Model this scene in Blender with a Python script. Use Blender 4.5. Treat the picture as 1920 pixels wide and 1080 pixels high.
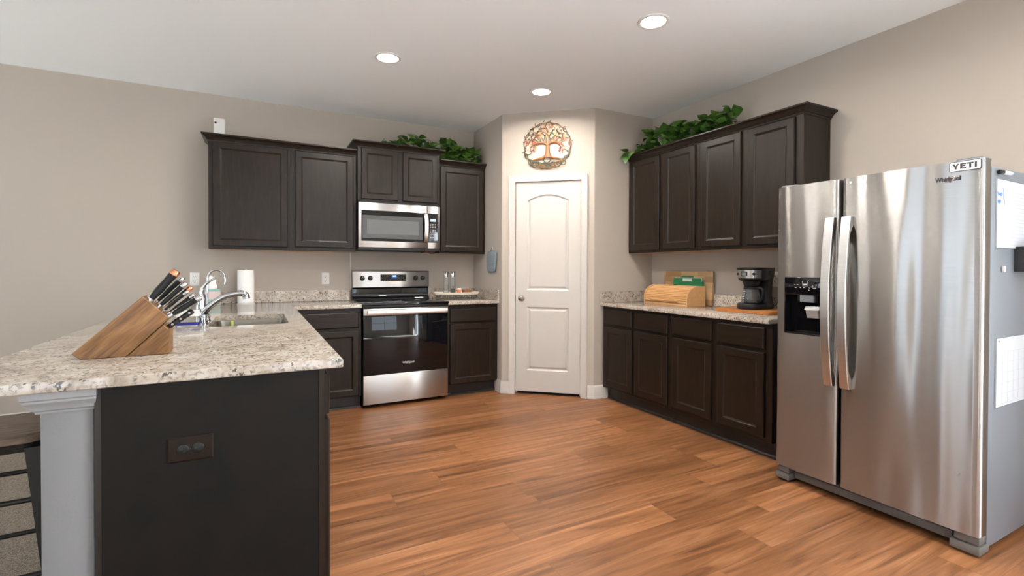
import bpy, bmesh, math, random
from mathutils import Vector, Matrix, Euler

for _o in list(bpy.data.objects):
    bpy.data.objects.remove(_o)
SC = bpy.context.scene
COL = SC.collection
R = math.radians
PI = math.pi
random.seed(7)

# ------------------------------------------------------------------ camera
F_PX, YAW, PITCH, ROLL, CY = 906.74, 0.48437848, 0.011311, 0.003097, 514.287
EYE = Vector((0, 0, 1.22))
_fw = Vector((math.sin(YAW) * math.cos(PITCH), math.cos(YAW) * math.cos(PITCH), -math.sin(PITCH)))
_r = Vector((math.cos(YAW), -math.sin(YAW), 0))
_u = _r.cross(_fw)
_r2 = math.cos(ROLL) * _r + math.sin(ROLL) * _u
_u2 = -math.sin(ROLL) * _r + math.cos(ROLL) * _u
cam = bpy.data.cameras.new('camera')
cam.sensor_width = 36
cam.sensor_fit = 'HORIZONTAL'
cam.lens = F_PX / 1920 * 36
cam.shift_y = -(540 - CY) / 1920
cam.clip_start = 0.05
cam_o = bpy.data.objects.new('camera', cam)
COL.objects.link(cam_o)
cam_o.matrix_world = Matrix(((_r2.x, _u2.x, -_fw.x, EYE.x), (_r2.y, _u2.y, -_fw.y, EYE.y), (_r2.z, _u2.z, -_fw.z, EYE.z), (0, 0, 0, 1)))
SC.camera = cam_o

# ------------------------------------------------------------------ exposure, world, daylight
SC.view_settings.view_transform = 'Standard'
SC.view_settings.look = 'None'
SC.view_settings.gamma = 1
SC.view_settings.use_curve_mapping = False
SC.view_settings.exposure = 0.38
W = bpy.data.worlds.new('sky')
SC.world = W
W.use_nodes = True
W.node_tree.nodes['Background'].inputs[0].default_value = (0.62, 0.78, 1.0, 1)
W.node_tree.nodes['Background'].inputs[1].default_value = 1.0


def area(name, loc, rot, sx, sy, power, color, shape='RECTANGLE', spread=180, parent=None):
    l = bpy.data.lights.new(name, 'AREA')
    l.shape = shape
    l.size = sx
    if shape in ('RECTANGLE', 'ELLIPSE'):
        l.size_y = sy
    l.energy = power
    l.color = color
    l.spread = R(spread)
    o = bpy.data.objects.new(name, l)
    COL.objects.link(o)
    o.location = loc
    o.rotation_euler = rot
    if parent:
        o.parent = parent
    return o


DAY = (0.86, 0.93, 1.0)
# daylight coming through the windows of the open plan room (rear wall, far left wall, patio door at the right)
area('daylight_rear', (1.2, -3.62, 1.45), (R(90), 0, 0), 2.3, 1.6, 25, DAY)
area('daylight_rear_left', (-2.6, -3.62, 1.45), (R(90), 0, 0), 2.3, 1.6, 25, DAY)
area('daylight_left', (-6.12, 3.25, 1.30), (R(90), 0, R(-90)), 1.9, 1.9, 42, (.74, .87, 1.0))
area('daylight_patio', (3.68, -1.05, 1.05), (R(90), 0, R(90)), 1.6, 2.0, 150, DAY)
# added sunlight through rear and left windows; its unseen floor bounce brightens the ceiling
_fill_sun = bpy.data.lights.new('fill_sun', 'SUN')
_fill_sun.energy = 175
_fill_sun.angle = R(0.6)
_fill_sun.color = (.74, .87, 1.0)
_so = bpy.data.objects.new('fill_sun', _fill_sun)
COL.objects.link(_so)
_so.rotation_euler = (R(53), 0, R(-42))

# ------------------------------------------------------------------ materials
def new_mat(name):
    m = bpy.data.materials.new(name)
    m.use_nodes = True
    nt = m.node_tree
    b = nt.nodes['Principled BSDF']
    return m, nt, b


def N(nt, typ, **kw):
    n = nt.nodes.new(typ)
    for k, v in kw.items():
        setattr(n, k, v)
    return n


def L(nt, a, b):
    nt.links.new(a, b)


def pmat(name, col, rough=0.5, metal=0.0, **kw):
    m, nt, b = new_mat(name)
    b.inputs['Base Color'].default_value = (*col, 1)
    b.inputs['Roughness'].default_value = rough
    b.inputs['Metallic'].default_value = metal
    for k, v in kw.items():
        b.inputs[k].default_value = v
    return m


def coords(nt, scale=(1, 1, 1), kind='Object'):
    tc = N(nt, 'ShaderNodeTexCoord')
    mp = N(nt, 'ShaderNodeMapping')
    mp.inputs['Scale'].default_value = scale
    L(nt, tc.outputs[kind], mp.inputs['Vector'])
    return mp.outputs['Vector']


def noise(nt, vec, scale, detail=3, rough=0.5, dist=0.0):
    n = N(nt, 'ShaderNodeTexNoise')
    n.inputs['Scale'].default_value = scale
    n.inputs['Detail'].default_value = detail
    n.inputs['Roughness'].default_value = rough
    n.inputs['Distortion'].default_value = dist
    L(nt, vec, n.inputs['Vector'])
    return n


def ramp(nt, fac, stops):
    r = N(nt, 'ShaderNodeValToRGB')
    el = r.color_ramp.elements
    while len(el) < len(stops):
        el.new(0.5)
    for e, (p, c) in zip(el, stops):
        e.position = p
        e.color = (*c, 1)
    L(nt, fac, r.inputs['Fac'])
    return r.outputs['Color']


def bump(nt, b, h, strength, dist=0.01):
    bp = N(nt, 'ShaderNodeBump')
    bp.inputs['Strength'].default_value = strength
    bp.inputs['Distance'].default_value = dist
    L(nt, h, bp.inputs['Height'])
    L(nt, bp.outputs['Normal'], b.inputs['Normal'])


def mixc(nt, fac, a, b_, mode='MIX'):
    m = N(nt, 'ShaderNodeMix', data_type='RGBA', blend_type=mode)
    if hasattr(fac, 'is_output'):
        L(nt, fac, m.inputs[0])
    else:
        m.inputs[0].default_value = fac
    for i, v in ((6, a), (7, b_)):
        if hasattr(v, 'is_output'):
            L(nt, v, m.inputs[i])
        else:
            m.inputs[i].default_value = (*v, 1)
    return m.outputs[2]


def math_(nt, op, a, b_=None):
    m = N(nt, 'ShaderNodeMath', operation=op)
    for i, v in ((0, a), (1, b_)):
        if v is None:
            continue
        if hasattr(v, 'is_output'):
            L(nt, v, m.inputs[i])
        else:
            m.inputs[i].default_value = v
    return m.outputs[0]


def mat_paint(name, col, rough, bscale, bstr):
    m, nt, b = new_mat(name)
    b.inputs['Base Color'].default_value = (*col, 1)
    b.inputs['Roughness'].default_value = rough
    v = coords(nt)
    bump(nt, b, noise(nt, v, bscale, 3).outputs['Fac'], bstr, 0.004)
    return m


def mat_wood(name, stops, rough, scale, nscale=3.0, bstr=0.05, dist=0.6, rot=None):
    m, nt, b = new_mat(name)
    v = coords(nt, scale)
    if rot:
        pre = N(nt, 'ShaderNodeMapping')
        pre.inputs['Rotation'].default_value = rot
        mpn = v.node
        L(nt, mpn.inputs['Vector'].links[0].from_socket, pre.inputs['Vector'])
        L(nt, pre.outputs[0], mpn.inputs['Vector'])
    n = noise(nt, v, nscale, 5, 0.6, dist)
    L(nt, ramp(nt, n.outputs['Fac'], stops), b.inputs['Base Color'])
    b.inputs['Roughness'].default_value = rough
    bump(nt, b, n.outputs['Fac'], bstr, 0.002)
    return m


def mat_floor():
    m, nt, b = new_mat('vinyl_planks')
    tc = N(nt, 'ShaderNodeTexCoord')
    sp = N(nt, 'ShaderNodeSeparateXYZ')
    L(nt, tc.outputs['Object'], sp.inputs[0])
    yy = math_(nt, 'DIVIDE', math_(nt, 'SUBTRACT', sp.outputs['Y'], 0.051), 0.183)
    row = math_(nt, 'FLOOR', yy)
    wn = N(nt, 'ShaderNodeTexWhiteNoise', noise_dimensions='1D')
    L(nt, math_(nt, 'ADD', row, 3.3), wn.inputs['W'])
    xx = math_(nt, 'DIVIDE', math_(nt, 'ADD', sp.outputs['X'], math_(nt, 'MULTIPLY', wn.outputs['Value'], 1.22)), 1.22)
    colm = math_(nt, 'FLOOR', xx)
    wn2 = N(nt, 'ShaderNodeTexWhiteNoise', noise_dimensions='2D')
    cb = N(nt, 'ShaderNodeCombineXYZ')
    L(nt, row, cb.inputs[0])
    L(nt, colm, cb.inputs[1])
    L(nt, cb.outputs[0], wn2.inputs['Vector'])
    # plank edge mask
    fx = math_(nt, 'FRACT', xx)
    fy = math_(nt, 'FRACT', yy)
    ex = math_(nt, 'LESS_THAN', fx, 0.0022)
    ey = math_(nt, 'LESS_THAN', fy, 0.012)
    edge = math_(nt, 'MAXIMUM', ex, ey)
    # grain, shifted per plank
    off = N(nt, 'ShaderNodeVectorMath', operation='SCALE')
    L(nt, wn2.outputs['Color'], off.inputs[0])
    off.inputs['Scale'].default_value = 37.0
    ad = N(nt, 'ShaderNodeVectorMath', operation='ADD')
    L(nt, tc.outputs['Object'], ad.inputs[0])
    L(nt, off.outputs[0], ad.inputs[1])
    mp = N(nt, 'ShaderNodeMapping')
    mp.inputs['Scale'].default_value = (0.55, 8.0, 1.0)
    L(nt, ad.outputs[0], mp.inputs['Vector'])
    g1 = noise(nt, mp.outputs[0], 2.2, 5, 0.6, 1.3)
    mp2 = N(nt, 'ShaderNodeMapping')
    mp2.inputs['Scale'].default_value = (1.2, 60.0, 1.0)
    L(nt, ad.outputs[0], mp2.inputs['Vector'])
    g2 = noise(nt, mp2.outputs[0], 2.0, 3, 0.6, 0.4)
    c = ramp(nt, g1.outputs['Fac'], [(0.30, (0.080, 0.028, 0.009)), (0.44, (0.182, 0.070, 0.025)), (0.56, (0.266, 0.110, 0.044)), (0.70, (0.385, 0.178, 0.086))])
    c2 = mixc(nt, math_(nt, 'MULTIPLY', g2.outputs['Fac'], 0.34), c, (0.19, 0.085, 0.033))
    tint = ramp(nt, wn2.outputs['Value'], [(0.0, (0.74, 0.72, 0.70)), (0.5, (1.0, 1.0, 1.0)), (1.0, (1.20, 1.20, 1.20))])
    c3 = mixc(nt, 1.0, c2, tint, 'MULTIPLY')
    c4 = mixc(nt, math_(nt, 'MULTIPLY', edge, 0.7), c3, (0.12, 0.055, 0.03))
    L(nt, c4, b.inputs['Base Color'])
    b.inputs['Roughness'].default_value = 0.36
    bump(nt, b, math_(nt, 'SUBTRACT', g2.outputs['Fac'], edge), 0.06, 0.002)
    return m


def mat_granite():
    m, nt, b = new_mat('granite')
    v = coords(nt)
    big = noise(nt, v, 16, 4, 0.6, 0.5)
    base = ramp(nt, big.outputs['Fac'], [(0.30, (0.27, 0.215, 0.165)), (0.45, (0.42, 0.355, 0.295)), (0.58, (0.49, 0.43, 0.37)), (0.75, (0.56, 0.52, 0.47))])
    mid = noise(nt, v, 75, 3, 0.6, 0.3)
    f1 = ramp(nt, mid.outputs['Fac'], [(0.53, (0, 0, 0)), (0.62, (1, 1, 1))])
    c1 = mixc(nt, math_(nt, 'MULTIPLY', f1, 0.62), base, (0.15, 0.13, 0.115))
    fl = noise(nt, v, 95, 2, 0.5, 0.2)
    vv = coords(nt, (1, 1, 1))
    gate = noise(nt, vv, 22, 2, 0.5, 0.0)
    f2 = math_(nt, 'MULTIPLY', ramp(nt, fl.outputs['Fac'], [(0.585, (0, 0, 0)), (0.63, (1, 1, 1))]), ramp(nt, gate.outputs['Fac'], [(0.38, (0.1, 0.1, 0.1)), (0.55, (1, 1, 1))]))
    c2 = mixc(nt, math_(nt, 'MULTIPLY', f2, 0.9), c1, (0.045, 0.038, 0.035))
    L(nt, c2, b.inputs['Base Color'])
    b.inputs['Roughness'].default_value = 0.09
    b.inputs['Specular IOR Level'].default_value = 0.6
    return m


def mat_steel(name, col=(0.60, 0.585, 0.565), rough=0.27, aniso=0.75, wob=0.0, vertical=False):
    m, nt, b = new_mat(name)
    b.inputs['Metallic'].default_value = 1
    b.inputs['Roughness'].default_value = rough
    b.inputs['Anisotropic'].default_value = aniso
    b.inputs['Anisotropic Rotation'].default_value = 0.25
    tg = N(nt, 'ShaderNodeTangent', direction_type='RADIAL', axis='Z')
    L(nt, tg.outputs[0], b.inputs['Tangent'])
    v = coords(nt, (4, 4, 260))
    n = noise(nt, v, 3.0, 2)
    L(nt, ramp(nt, n.outputs['Fac'], [(0.3, tuple(c * 0.93 for c in col)), (0.7, tuple(min(1, c * 1.05) for c in col))]), b.inputs['Base Color'])
    if wob:
        v2 = coords(nt, (5.5, 5.5, 0.55))
        bump(nt, b, noise(nt, v2, 1.0, 1.0, 0.4).outputs['Fac'], wob, 0.05)
    return m


def mat_bump(name, col, rough, scale, bstr, col2=None, nscale=(1, 1, 1), bdist=0.004):
    m, nt, b = new_mat(name)
    v = coords(nt, nscale)
    n = noise(nt, v, scale, 4, 0.6)
    if col2:
        L(nt, ramp(nt, n.outputs['Fac'], [(0.35, col), (0.65, col2)]), b.inputs['Base Color'])
    else:
        b.inputs['Base Color'].default_value = (*col, 1)
    b.inputs['Roughness'].default_value = rough
    bump(nt, b, n.outputs['Fac'], bstr, bdist)
    return m


def mat_emit(name, col, s):
    m, nt, b = new_mat(name)
    b.inputs['Base Color'].default_value = (*col, 1)
    b.inputs['Emission Color'].default_value = (*col, 1)
    b.inputs['Emission Strength'].default_value = s
    return m


def mat_butcher():
    """edge-glued staves of different tone"""
    m, nt, b = new_mat('butcher_block')
    tc = N(nt, 'ShaderNodeTexCoord')
    br = N(nt, 'ShaderNodeTexBrick')
    mp = N(nt, 'ShaderNodeMapping')
    mp.inputs['Rotation'].default_value = (R(90), 0, 0)
    L(nt, tc.outputs['Object'], mp.inputs['Vector'])
    L(nt, mp.outputs[0], br.inputs['Vector'])
    br.inputs['Scale'].default_value = 1
    br.inputs['Mortar Size'].default_value = 0
    br.inputs['Brick Width'].default_value = .19
    br.inputs['Row Height'].default_value = .05
    br.offset = .37
    br.inputs['Color1'].default_value = (.30, .17, .07, 1)
    br.inputs['Color2'].default_value = (.62, .42, .22, 1)
    n = noise(nt, coords(nt, (3, 20, 20)), 3, 4)
    c = mixc(nt, math_(nt, 'MULTIPLY', n.outputs['Fac'], .5), br.outputs['Color'], (.30, .17, .07))
    L(nt, c, b.inputs['Base Color'])
    b.inputs['Roughness'].default_value = .45
    return m


def mat_patina():
    m, nt, b = new_mat('patina_metal')
    v = coords(nt)
    n = noise(nt, v, 14, 2, 0.5)
    L(nt, ramp(nt, n.outputs['Fac'], [(0.34, (0.030, 0.032, 0.020)), (0.48, (0.075, 0.060, 0.022)), (0.58, (0.16, 0.065, 0.020)), (0.72, (0.25, 0.075, 0.03))]), b.inputs['Base Color'])
    b.inputs['Metallic'].default_value = 0.3
    b.inputs['Roughness'].default_value = 0.45
    return m


def mat_leaf(name, c1, c2, stripe=None):
    m, nt, b = new_mat(name)
    v = coords(nt)
    n = noise(nt, v, 30, 2)
    c = ramp(nt, n.outputs['Fac'], [(0.3, c1), (0.7, c2)])
    if stripe:
        w = N(nt, 'ShaderNodeTexWave', wave_type='BANDS')
        w.inputs['Scale'].default_value = 38
        w.inputs['Distortion'].default_value = 2
        L(nt, v, w.inputs['Vector'])
        c = mixc(nt, math_(nt, 'GREATER_THAN', w.outputs['Fac'], 0.6), c, stripe)
    L(nt, c, b.inputs['Base Color'])
    b.inputs['Roughness'].default_value = 0.42
    return m


WALL = (0.425, 0.372, 0.320)
M = {}
M['wall'] = mat_paint('wall_paint', WALL, 0.85, 90, 0.10)
M['ceiling'] = mat_paint('ceiling_paint', (0.89, 0.92, 0.95), 0.9, 120, 0.10)
M['trim'] = pmat('white_trim_paint', (0.55, 0.515, 0.48), 0.35)
M['door'] = pmat('white_door_paint', (0.50, 0.465, 0.43), 0.38)
M['pillar'] = mat_paint('half_wall_paint', (0.205, 0.203, 0.21), 0.6, 90, 0.12)
M['pillar_trim'] = pmat('half_wall_trim', (0.27, 0.268, 0.275), 0.45)
M['floor'] = mat_floor()
M['carpet'] = mat_bump('carpet', (0.26, 0.205, 0.15), 0.95, 110, 1.0, (0.50, 0.415, 0.325), bdist=0.02)
M['cab'] = mat_wood('espresso_wood', [(0.3, (0.0105, 0.0064, 0.0040)), (0.6, (0.0180, 0.0115, 0.0074)), (0.8, (0.026, 0.0172, 0.0112))], 0.33, (9, 9, 1.2), 4.0)
M['cab_h'] = mat_wood('espresso_wood_flat', [(0.3, (0.0105, 0.0064, 0.0040)), (0.6, (0.0180, 0.0115, 0.0074)), (0.8, (0.026, 0.0172, 0.0112))], 0.33, (1.2, 9, 9), 4.0)
M['panel'] = mat_bump('espresso_laminate', (0.0035, 0.0033, 0.0028), 0.6, 7, 0.02, (0.0075, 0.0048, 0.0033))
for _k in ('cab', 'cab_h'):
    M[_k].node_tree.nodes['Principled BSDF'].inputs['Specular IOR Level'].default_value = 0.27
M['panel'].node_tree.nodes['Principled BSDF'].inputs['Specular IOR Level'].default_value = 0.22
M['toe'] = pmat('dark_toe_kick', (0.014, 0.011, 0.009), 0.45)
M['shoe'] = pmat('black_shoe_moulding', (0.022, 0.019, 0.017), 0.35)
M['maple'] = mat_wood('pale_maple', [(0.3, (0.42, 0.25, 0.10)), (0.7, (0.56, 0.36, 0.17))], 0.5, (2, 10, 10))
M['granite'] = mat_granite()
M['steel'] = mat_steel('brushed_steel', (0.52, 0.505, 0.49), 0.30, 0.9)
M['fridge_steel'] = mat_steel('fridge_steel', (0.39, 0.375, 0.36), 0.26, 0.96, 0.55)
M['grey_metal'] = mat_bump('grey_painted_metal', (0.165, 0.178, 0.198), 0.38, 260, 0.05)
M['handle_steel'] = mat_steel('satin_handle_steel', (0.66, 0.645, 0.63), 0.30, 0.4)
M['chrome'] = pmat('chrome', (0.50, 0.50, 0.50), 0.07, 1.0)
M['nickel'] = pmat('satin_nickel', (0.30, 0.275, 0.25), 0.25, 1.0)
M['blackglass'] = pmat('black_glass', (0.004, 0.004, 0.005), 0.04)
M['black'] = pmat('black_plastic', (0.008, 0.008, 0.0085), 0.32, 0.0, **{'Specular IOR Level': 0.32})
M['blackmatte'] = pmat('matte_black', (0.010, 0.010, 0.011), 0.6)
M['darkgap'] = pmat('dark_gap', (0.006, 0.006, 0.006), 0.8)
M['greyglass'] = pmat('grey_oven_window', (0.060, 0.061, 0.062), 0.22)
M['greyglass2'] = pmat('grey_window_mesh', (0.105, 0.107, 0.108), 0.30)
M['white'] = pmat('white_plastic', (0.72, 0.70, 0.67), 0.4)
M['paper'] = mat_bump('white_paper', (0.80, 0.79, 0.77), 0.9, 60, 0.2)
M['board'] = pmat('whiteboard', (0.56, 0.58, 0.61), 0.25)
M['line'] = pmat('grey_print', (0.22, 0.24, 0.29), 0.5)
M['ink'] = pmat('blue_ink', (0.10, 0.22, 0.55), 0.5)
M['inkdark'] = pmat('dark_print', (0.03, 0.03, 0.035), 0.4)
M['legend'] = pmat('pale_legend', (0.55, 0.55, 0.55), 0.5)
M['screen'] = mat_emit('lcd_screen', (0.30, 0.40, 0.47), 0.25)
M['lcd'] = pmat('unlit_lcd', (0.16, 0.17, 0.16), 0.3)
M['bluescreen'] = mat_emit('blue_clock', (0.02, 0.09, 0.30), 0.5)
M['digits'] = mat_emit('clock_digits', (0.75, 0.88, 1.0), 1.6)
M['greyplastic'] = pmat('grey_plastic', (0.30, 0.29, 0.28), 0.35)
M['fridge_base'] = pmat('fridge_base_grey', (0.135, 0.125, 0.115), 0.4)
M['felt'] = mat_bump('black_felt', (0.018, 0.018, 0.020), 0.95, 300, 0.6, (0.035, 0.035, 0.04))
M['block'] = mat_wood('acacia_block', [(0.32, (0.115, 0.044, 0.010)), (0.5, (0.215, 0.095, 0.026)), (0.68, (0.33, 0.165, 0.052))], 0.33, (3, 12, 34), 1.6, rot=(0, R(44), 0))
M['bamboo'] = mat_wood('bamboo', [(0.3, (0.53, 0.285, 0.115)), (0.7, (0.61, 0.345, 0.15))], 0.42, (1.5, 16, 16), 2.0, 0.03, 0.0)
M['cherry'] = mat_wood('cherry_board', [(0.3, (0.34, 0.115, 0.028)), (0.7, (0.50, 0.19, 0.05))], 0.33, (2, 14, 14))
M['copper'] = pmat('copper', (0.72, 0.29, 0.16), 0.2, 1.0)
M['green'] = pmat('green_card', (0.015, 0.20, 0.075), 0.5)
M['glass'] = pmat('clear_glass', (0.95, 0.97, 0.96), 0.02, 0.0, **{'Transmission Weight': 1.0, 'IOR': 1.45})
M['smoke'] = pmat('smoked_carafe_glass', (0.55, 0.54, 0.53), 0.02, 0.0, **{'Transmission Weight': 0.9, 'IOR': 1.45})
M['ivory'] = pmat('ivory_tray', (0.72, 0.64, 0.54), 0.4)
M['bronze'] = mat_bump('aged_bronze', (0.05, 0.042, 0.03), 0.45, 120, 0.5, (0.16, 0.135, 0.10))
M['brownplate'] = pmat('bronze_cover_plate', (0.014, 0.0075, 0.0045), 0.45, 0.0, **{'Specular IOR Level': 0.16})
M['brownbox'] = pmat('russet_card', (0.20, 0.065, 0.025), 0.6)
M['orange'] = pmat('orange_label', (0.72, 0.22, 0.10), 0.5)
M['blue'] = pmat('blue_band', (0.01, 0.012, 0.20), 0.4)
M['teal'] = pmat('teal_card', (0.28, 0.46, 0.42), 0.6)
M['pink'] = pmat('pale_pink_card', (0.66, 0.52, 0.49), 0.6)
M['patina'] = mat_patina()
M['copper_paint'] = mat_bump('copper_trunk', (0.17, 0.05, 0.010), 0.4, 26, 0.1, (0.28, 0.105, 0.02))
M['gold_leaf'] = pmat('gold_leaf_paint', (0.33, 0.20, 0.05), 0.4, 0.3)
M['red_leaf'] = pmat('rust_leaf_paint', (0.34, 0.065, 0.035), 0.4, 0.2)
M['green_leaf_paint'] = pmat('olive_leaf_paint', (0.045, 0.042, 0.022), 0.45, 0.3)
M['leaf'] = mat_leaf('ivy_green', (0.022, 0.065, 0.010), (0.065, 0.15, 0.020))
M['leaf2'] = mat_leaf('ivy_bright', (0.06, 0.15, 0.02), (0.14, 0.27, 0.045))
M['leaf3'] = mat_leaf('striped_leaf', (0.035, 0.05, 0.03), (0.06, 0.075, 0.045), (0.26, 0.27, 0.20))
M['stem'] = pmat('vine_stem', (0.09, 0.075, 0.03), 0.7)
M['quilt'] = mat_bump('grey_quilted_cloth', (0.17, 0.21, 0.235), 0.9, 75, 0.8, (0.26, 0.30, 0.32))
M['piping'] = pmat('dark_grey_piping', (0.10, 0.125, 0.14), 0.8)
M['butcher'] = mat_butcher()
M['stool_wood'] = mat_wood('weathered_wood', [(0.3, (0.10, 0.065, 0.042)), (0.7, (0.23, 0.165, 0.115))], 0.6, (3, 24, 24), 3.0, 0.2)
M['stool_metal'] = pmat('gunmetal', (0.020, 0.018, 0.016), 0.45, 0.6)
M['sinksteel'] = mat_steel('sink_steel', (0.27, 0.245, 0.21), 0.36, 0.3)
M['yellowgreen'] = pmat('lime_sponge', (0.45, 0.50, 0.12), 0.8)
M['lens'] = mat_emit('lamp_lens', (1.0, 0.94, 0.85), 14)
M['pvc'] = pmat('white_vinyl', (0.75, 0.76, 0.77), 0.35)
M['red'] = pmat('red_mark', (0.4, 0.05, 0.04), 0.5)
M['lightblue'] = pmat('pale_blue_cap', (0.28, 0.42, 0.75), 0.4)


# ------------------------------------------------------------------ mesh builder
class MB:
    def __init__(self):
        self.bm = bmesh.new()

    def add(self, t, mi=0, mtx=None):
        for f in t.faces:
            f.material_index = mi
        if mtx is not None:
            bmesh.ops.transform(t, matrix=mtx, verts=t.verts)
        me = bpy.data.meshes.new('t')
        t.to_mesh(me)
        t.free()
        self.bm.from_mesh(me)
        bpy.data.meshes.remove(me)
        return self

    def box(self, x0, y0, z0, x1, y1, z1, bev=0.0, seg=2, mi=0, mtx=None):
        t = bmesh.new()
        bmesh.ops.create_cube(t, size=1)
        for v in t.verts:
            v.co = Vector((x0 + (v.co.x + .5) * (x1 - x0), y0 + (v.co.y + .5) * (y1 - y0), z0 + (v.co.z + .5) * (z1 - z0)))
        if bev > 0:
            bmesh.ops.bevel(t, geom=t.edges[:], offset=bev, segments=seg, affect='EDGES', profile=.5, clamp_overlap=True)
        return self.add(t, mi, mtx)

    def prism(self, pts, axis, a, b, bev=0.0, seg=2, mi=0, mtx=None, bevel_all=False):
        t = bmesh.new()

        def P(p, c):
            return (c, p[0], p[1]) if axis == 'x' else ((p[0], c, p[1]) if axis == 'y' else (p[0], p[1], c))
        v0 = [t.verts.new(P(p, a)) for p in pts]
        v1 = [t.verts.new(P(p, b)) for p in pts]
        n = len(pts)
        t.faces.new(v0)
        t.faces.new(v1[::-1])
        for i in range(n):
            t.faces.new((v0[i], v0[(i + 1) % n], v1[(i + 1) % n], v1[i])[::-1])
        bmesh.ops.recalc_face_normals(t, faces=t.faces[:])
        if bev > 0:
            if bevel_all:
                ed = t.edges[:]
            else:
                capf = [f for f in t.faces if len(f.verts) == n]
                ed = list({e for f in capf[:] for e in f.edges})
            bmesh.ops.bevel(t, geom=ed, offset=bev, segments=seg, affect='EDGES', profile=.5, clamp_overlap=True)
        return self.add(t, mi, mtx)

    def loft(self, rings, closed=True, cap0=True, cap1=True, mi=0, mtx=None):
        t = bmesh.new()
        vs = [[t.verts.new(p) for p in r] for r in rings]
        n = len(rings[0])
        for a, b in zip(vs, vs[1:]):
            for i in range(n if closed else n - 1):
                j = (i + 1) % n
                q = []
                for v in (a[i], a[j], b[j], b[i]):
                    if v not in q:
                        q.append(v)
                if len(q) > 2:
                    try:
                        t.faces.new(q)
                    except ValueError:
                        pass
        if cap0 and closed:
            t.faces.new(vs[0][::-1])
        if cap1 and closed:
            t.faces.new(vs[-1])
        bmesh.ops.remove_doubles(t, verts=t.verts, dist=1e-6)
        bmesh.ops.recalc_face_normals(t, faces=t.faces[:])
        return self.add(t, mi, mtx)

    def tube(self, pts, r, n=10, closed=False, mi=0, flat=None, mtx=None):
        """round tube along a point list; r a number or a list; flat = (normal, factor) squashes it along normal"""
        pts = [Vector(p) for p in pts]
        m = len(pts)
        rr = r if isinstance(r, (list, tuple)) else [r] * m
        rings = []
        up = None
        for i, p in enumerate(pts):
            if closed:
                d = pts[(i + 1) % m] - pts[i - 1]
            else:
                d = pts[min(i + 1, m - 1)] - pts[max(i - 1, 0)]
            if d.length < 1e-9:
                d = Vector((0, 0, 1))
            d.normalize()
            if up is None:
                up = Vector((0, 0, 1)) if abs(d.z) < .9 else Vector((1, 0, 0))
            s = d.cross(up)
            if s.length < 1e-6:
                s = d.cross(Vector((0, 1, 0)))
            s.normalize()
            up = s.cross(d).normalized()
            ring = []
            for k in range(n):
                a = 2 * PI * k / n
                o = (s * math.cos(a) + up * math.sin(a)) * rr[i]
                if flat:
                    nn = flat[0]
                    o = o - nn * o.dot(nn) * (1 - flat[1])
                ring.append(p + o)
            rings.append(ring)
        if closed:
            rings.append(rings[0])
        return self.loft(rings, True, not closed, not closed, mi, mtx)

    def lathe(self, prof, n=24, c=(0, 0, 0), axis='z', mi=0, mtx=None, sx=1.0, sy=1.0):
        rings = []
        for r, z in prof:
            ring = []
            for k in range(n):
                a = 2 * PI * k / n
                x, y = r * math.cos(a) * sx, r * math.sin(a) * sy
                if axis == 'z':
                    p = (c[0] + x, c[1] + y, c[2] + z)
                elif axis == 'y':
                    p = (c[0] + x, c[1] + z, c[2] + y)
                else:
                    p = (c[0] + z, c[1] + x, c[2] + y)
                ring.append(p)
            rings.append(ring)
        t = bmesh.new()
        vs = [[t.verts.new(p) for p in r] for r in rings]
        for a, b in zip(vs, vs[1:]):
            for i in range(n):
                j = (i + 1) % n
                t.faces.new((a[i], a[j], b[j], b[i]))
        if prof[0][0] > 1e-5:
            t.faces.new(vs[0][::-1])
        if prof[-1][0] > 1e-5:
            t.faces.new(vs[-1])
        bmesh.ops.remove_doubles(t, verts=t.verts, dist=1e-6)
        bmesh.ops.dissolve_degenerate(t, edges=t.edges, dist=1e-7)
        bmesh.ops.recalc_face_normals(t, faces=t.faces[:])
        return self.add(t, mi, mtx)

    def face(self, pts, mi=0, mtx=None):
        t = bmesh.new()
        t.faces.new([t.verts.new(p) for p in pts])
        return self.add(t, mi, mtx)

    def rings_door(self, w, h, rings, x=0, z=0, mi=0):
        """rectangular rings of (inset, y); back to front, last one filled"""
        rr = [[(x + i, y, z + i), (x + w - i, y, z + i), (x + w - i, y, z + h - i), (x + i, y, z + h - i)] for i, y in rings]
        return self.loft(rr, True, True, True, mi)

    def out(self, name, mats, parent=None, loc=(0, 0, 0), rot=(0, 0, 0), ang=35):
        for f in self.bm.faces:
            f.smooth = True
        lim = R(ang)
        for e in self.bm.edges:
            if len(e.link_faces) == 2:
                if e.calc_face_angle(0) > lim:
                    e.smooth = False
        me = bpy.data.meshes.new(name)
        self.bm.to_mesh(me)
        self.bm.free()
        for m in (mats if isinstance(mats, (list, tuple)) else [mats]):
            me.materials.append(M[m])
        o = bpy.data.objects.new(name, me)
        COL.objects.link(o)
        o.location = loc
        o.rotation_euler = rot
        if parent:
            o.parent = parent
        return o


def tag(o, label=None, cat=None, group=None, kind=None):
    if label:
        o['label'] = label
    if cat:
        o['category'] = cat
    if group:
        o['group'] = group
    if kind:
        o['kind'] = kind
    return o


def thing(name, label, cat, loc=(0, 0, 0), rotz=0.0, group=None):
    o = bpy.data.objects.new(name, None)
    o.empty_display_size = 0.05
    COL.objects.link(o)
    o.location = loc
    o.rotation_euler = (0, 0, rotz)
    return tag(o, label, cat, group)


def struct(name, mb, mats, parent=None, ang=35):
    o = mb.out(name, mats, parent, ang=ang)
    if parent is None:
        o['kind'] = 'structure'
    return o


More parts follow.
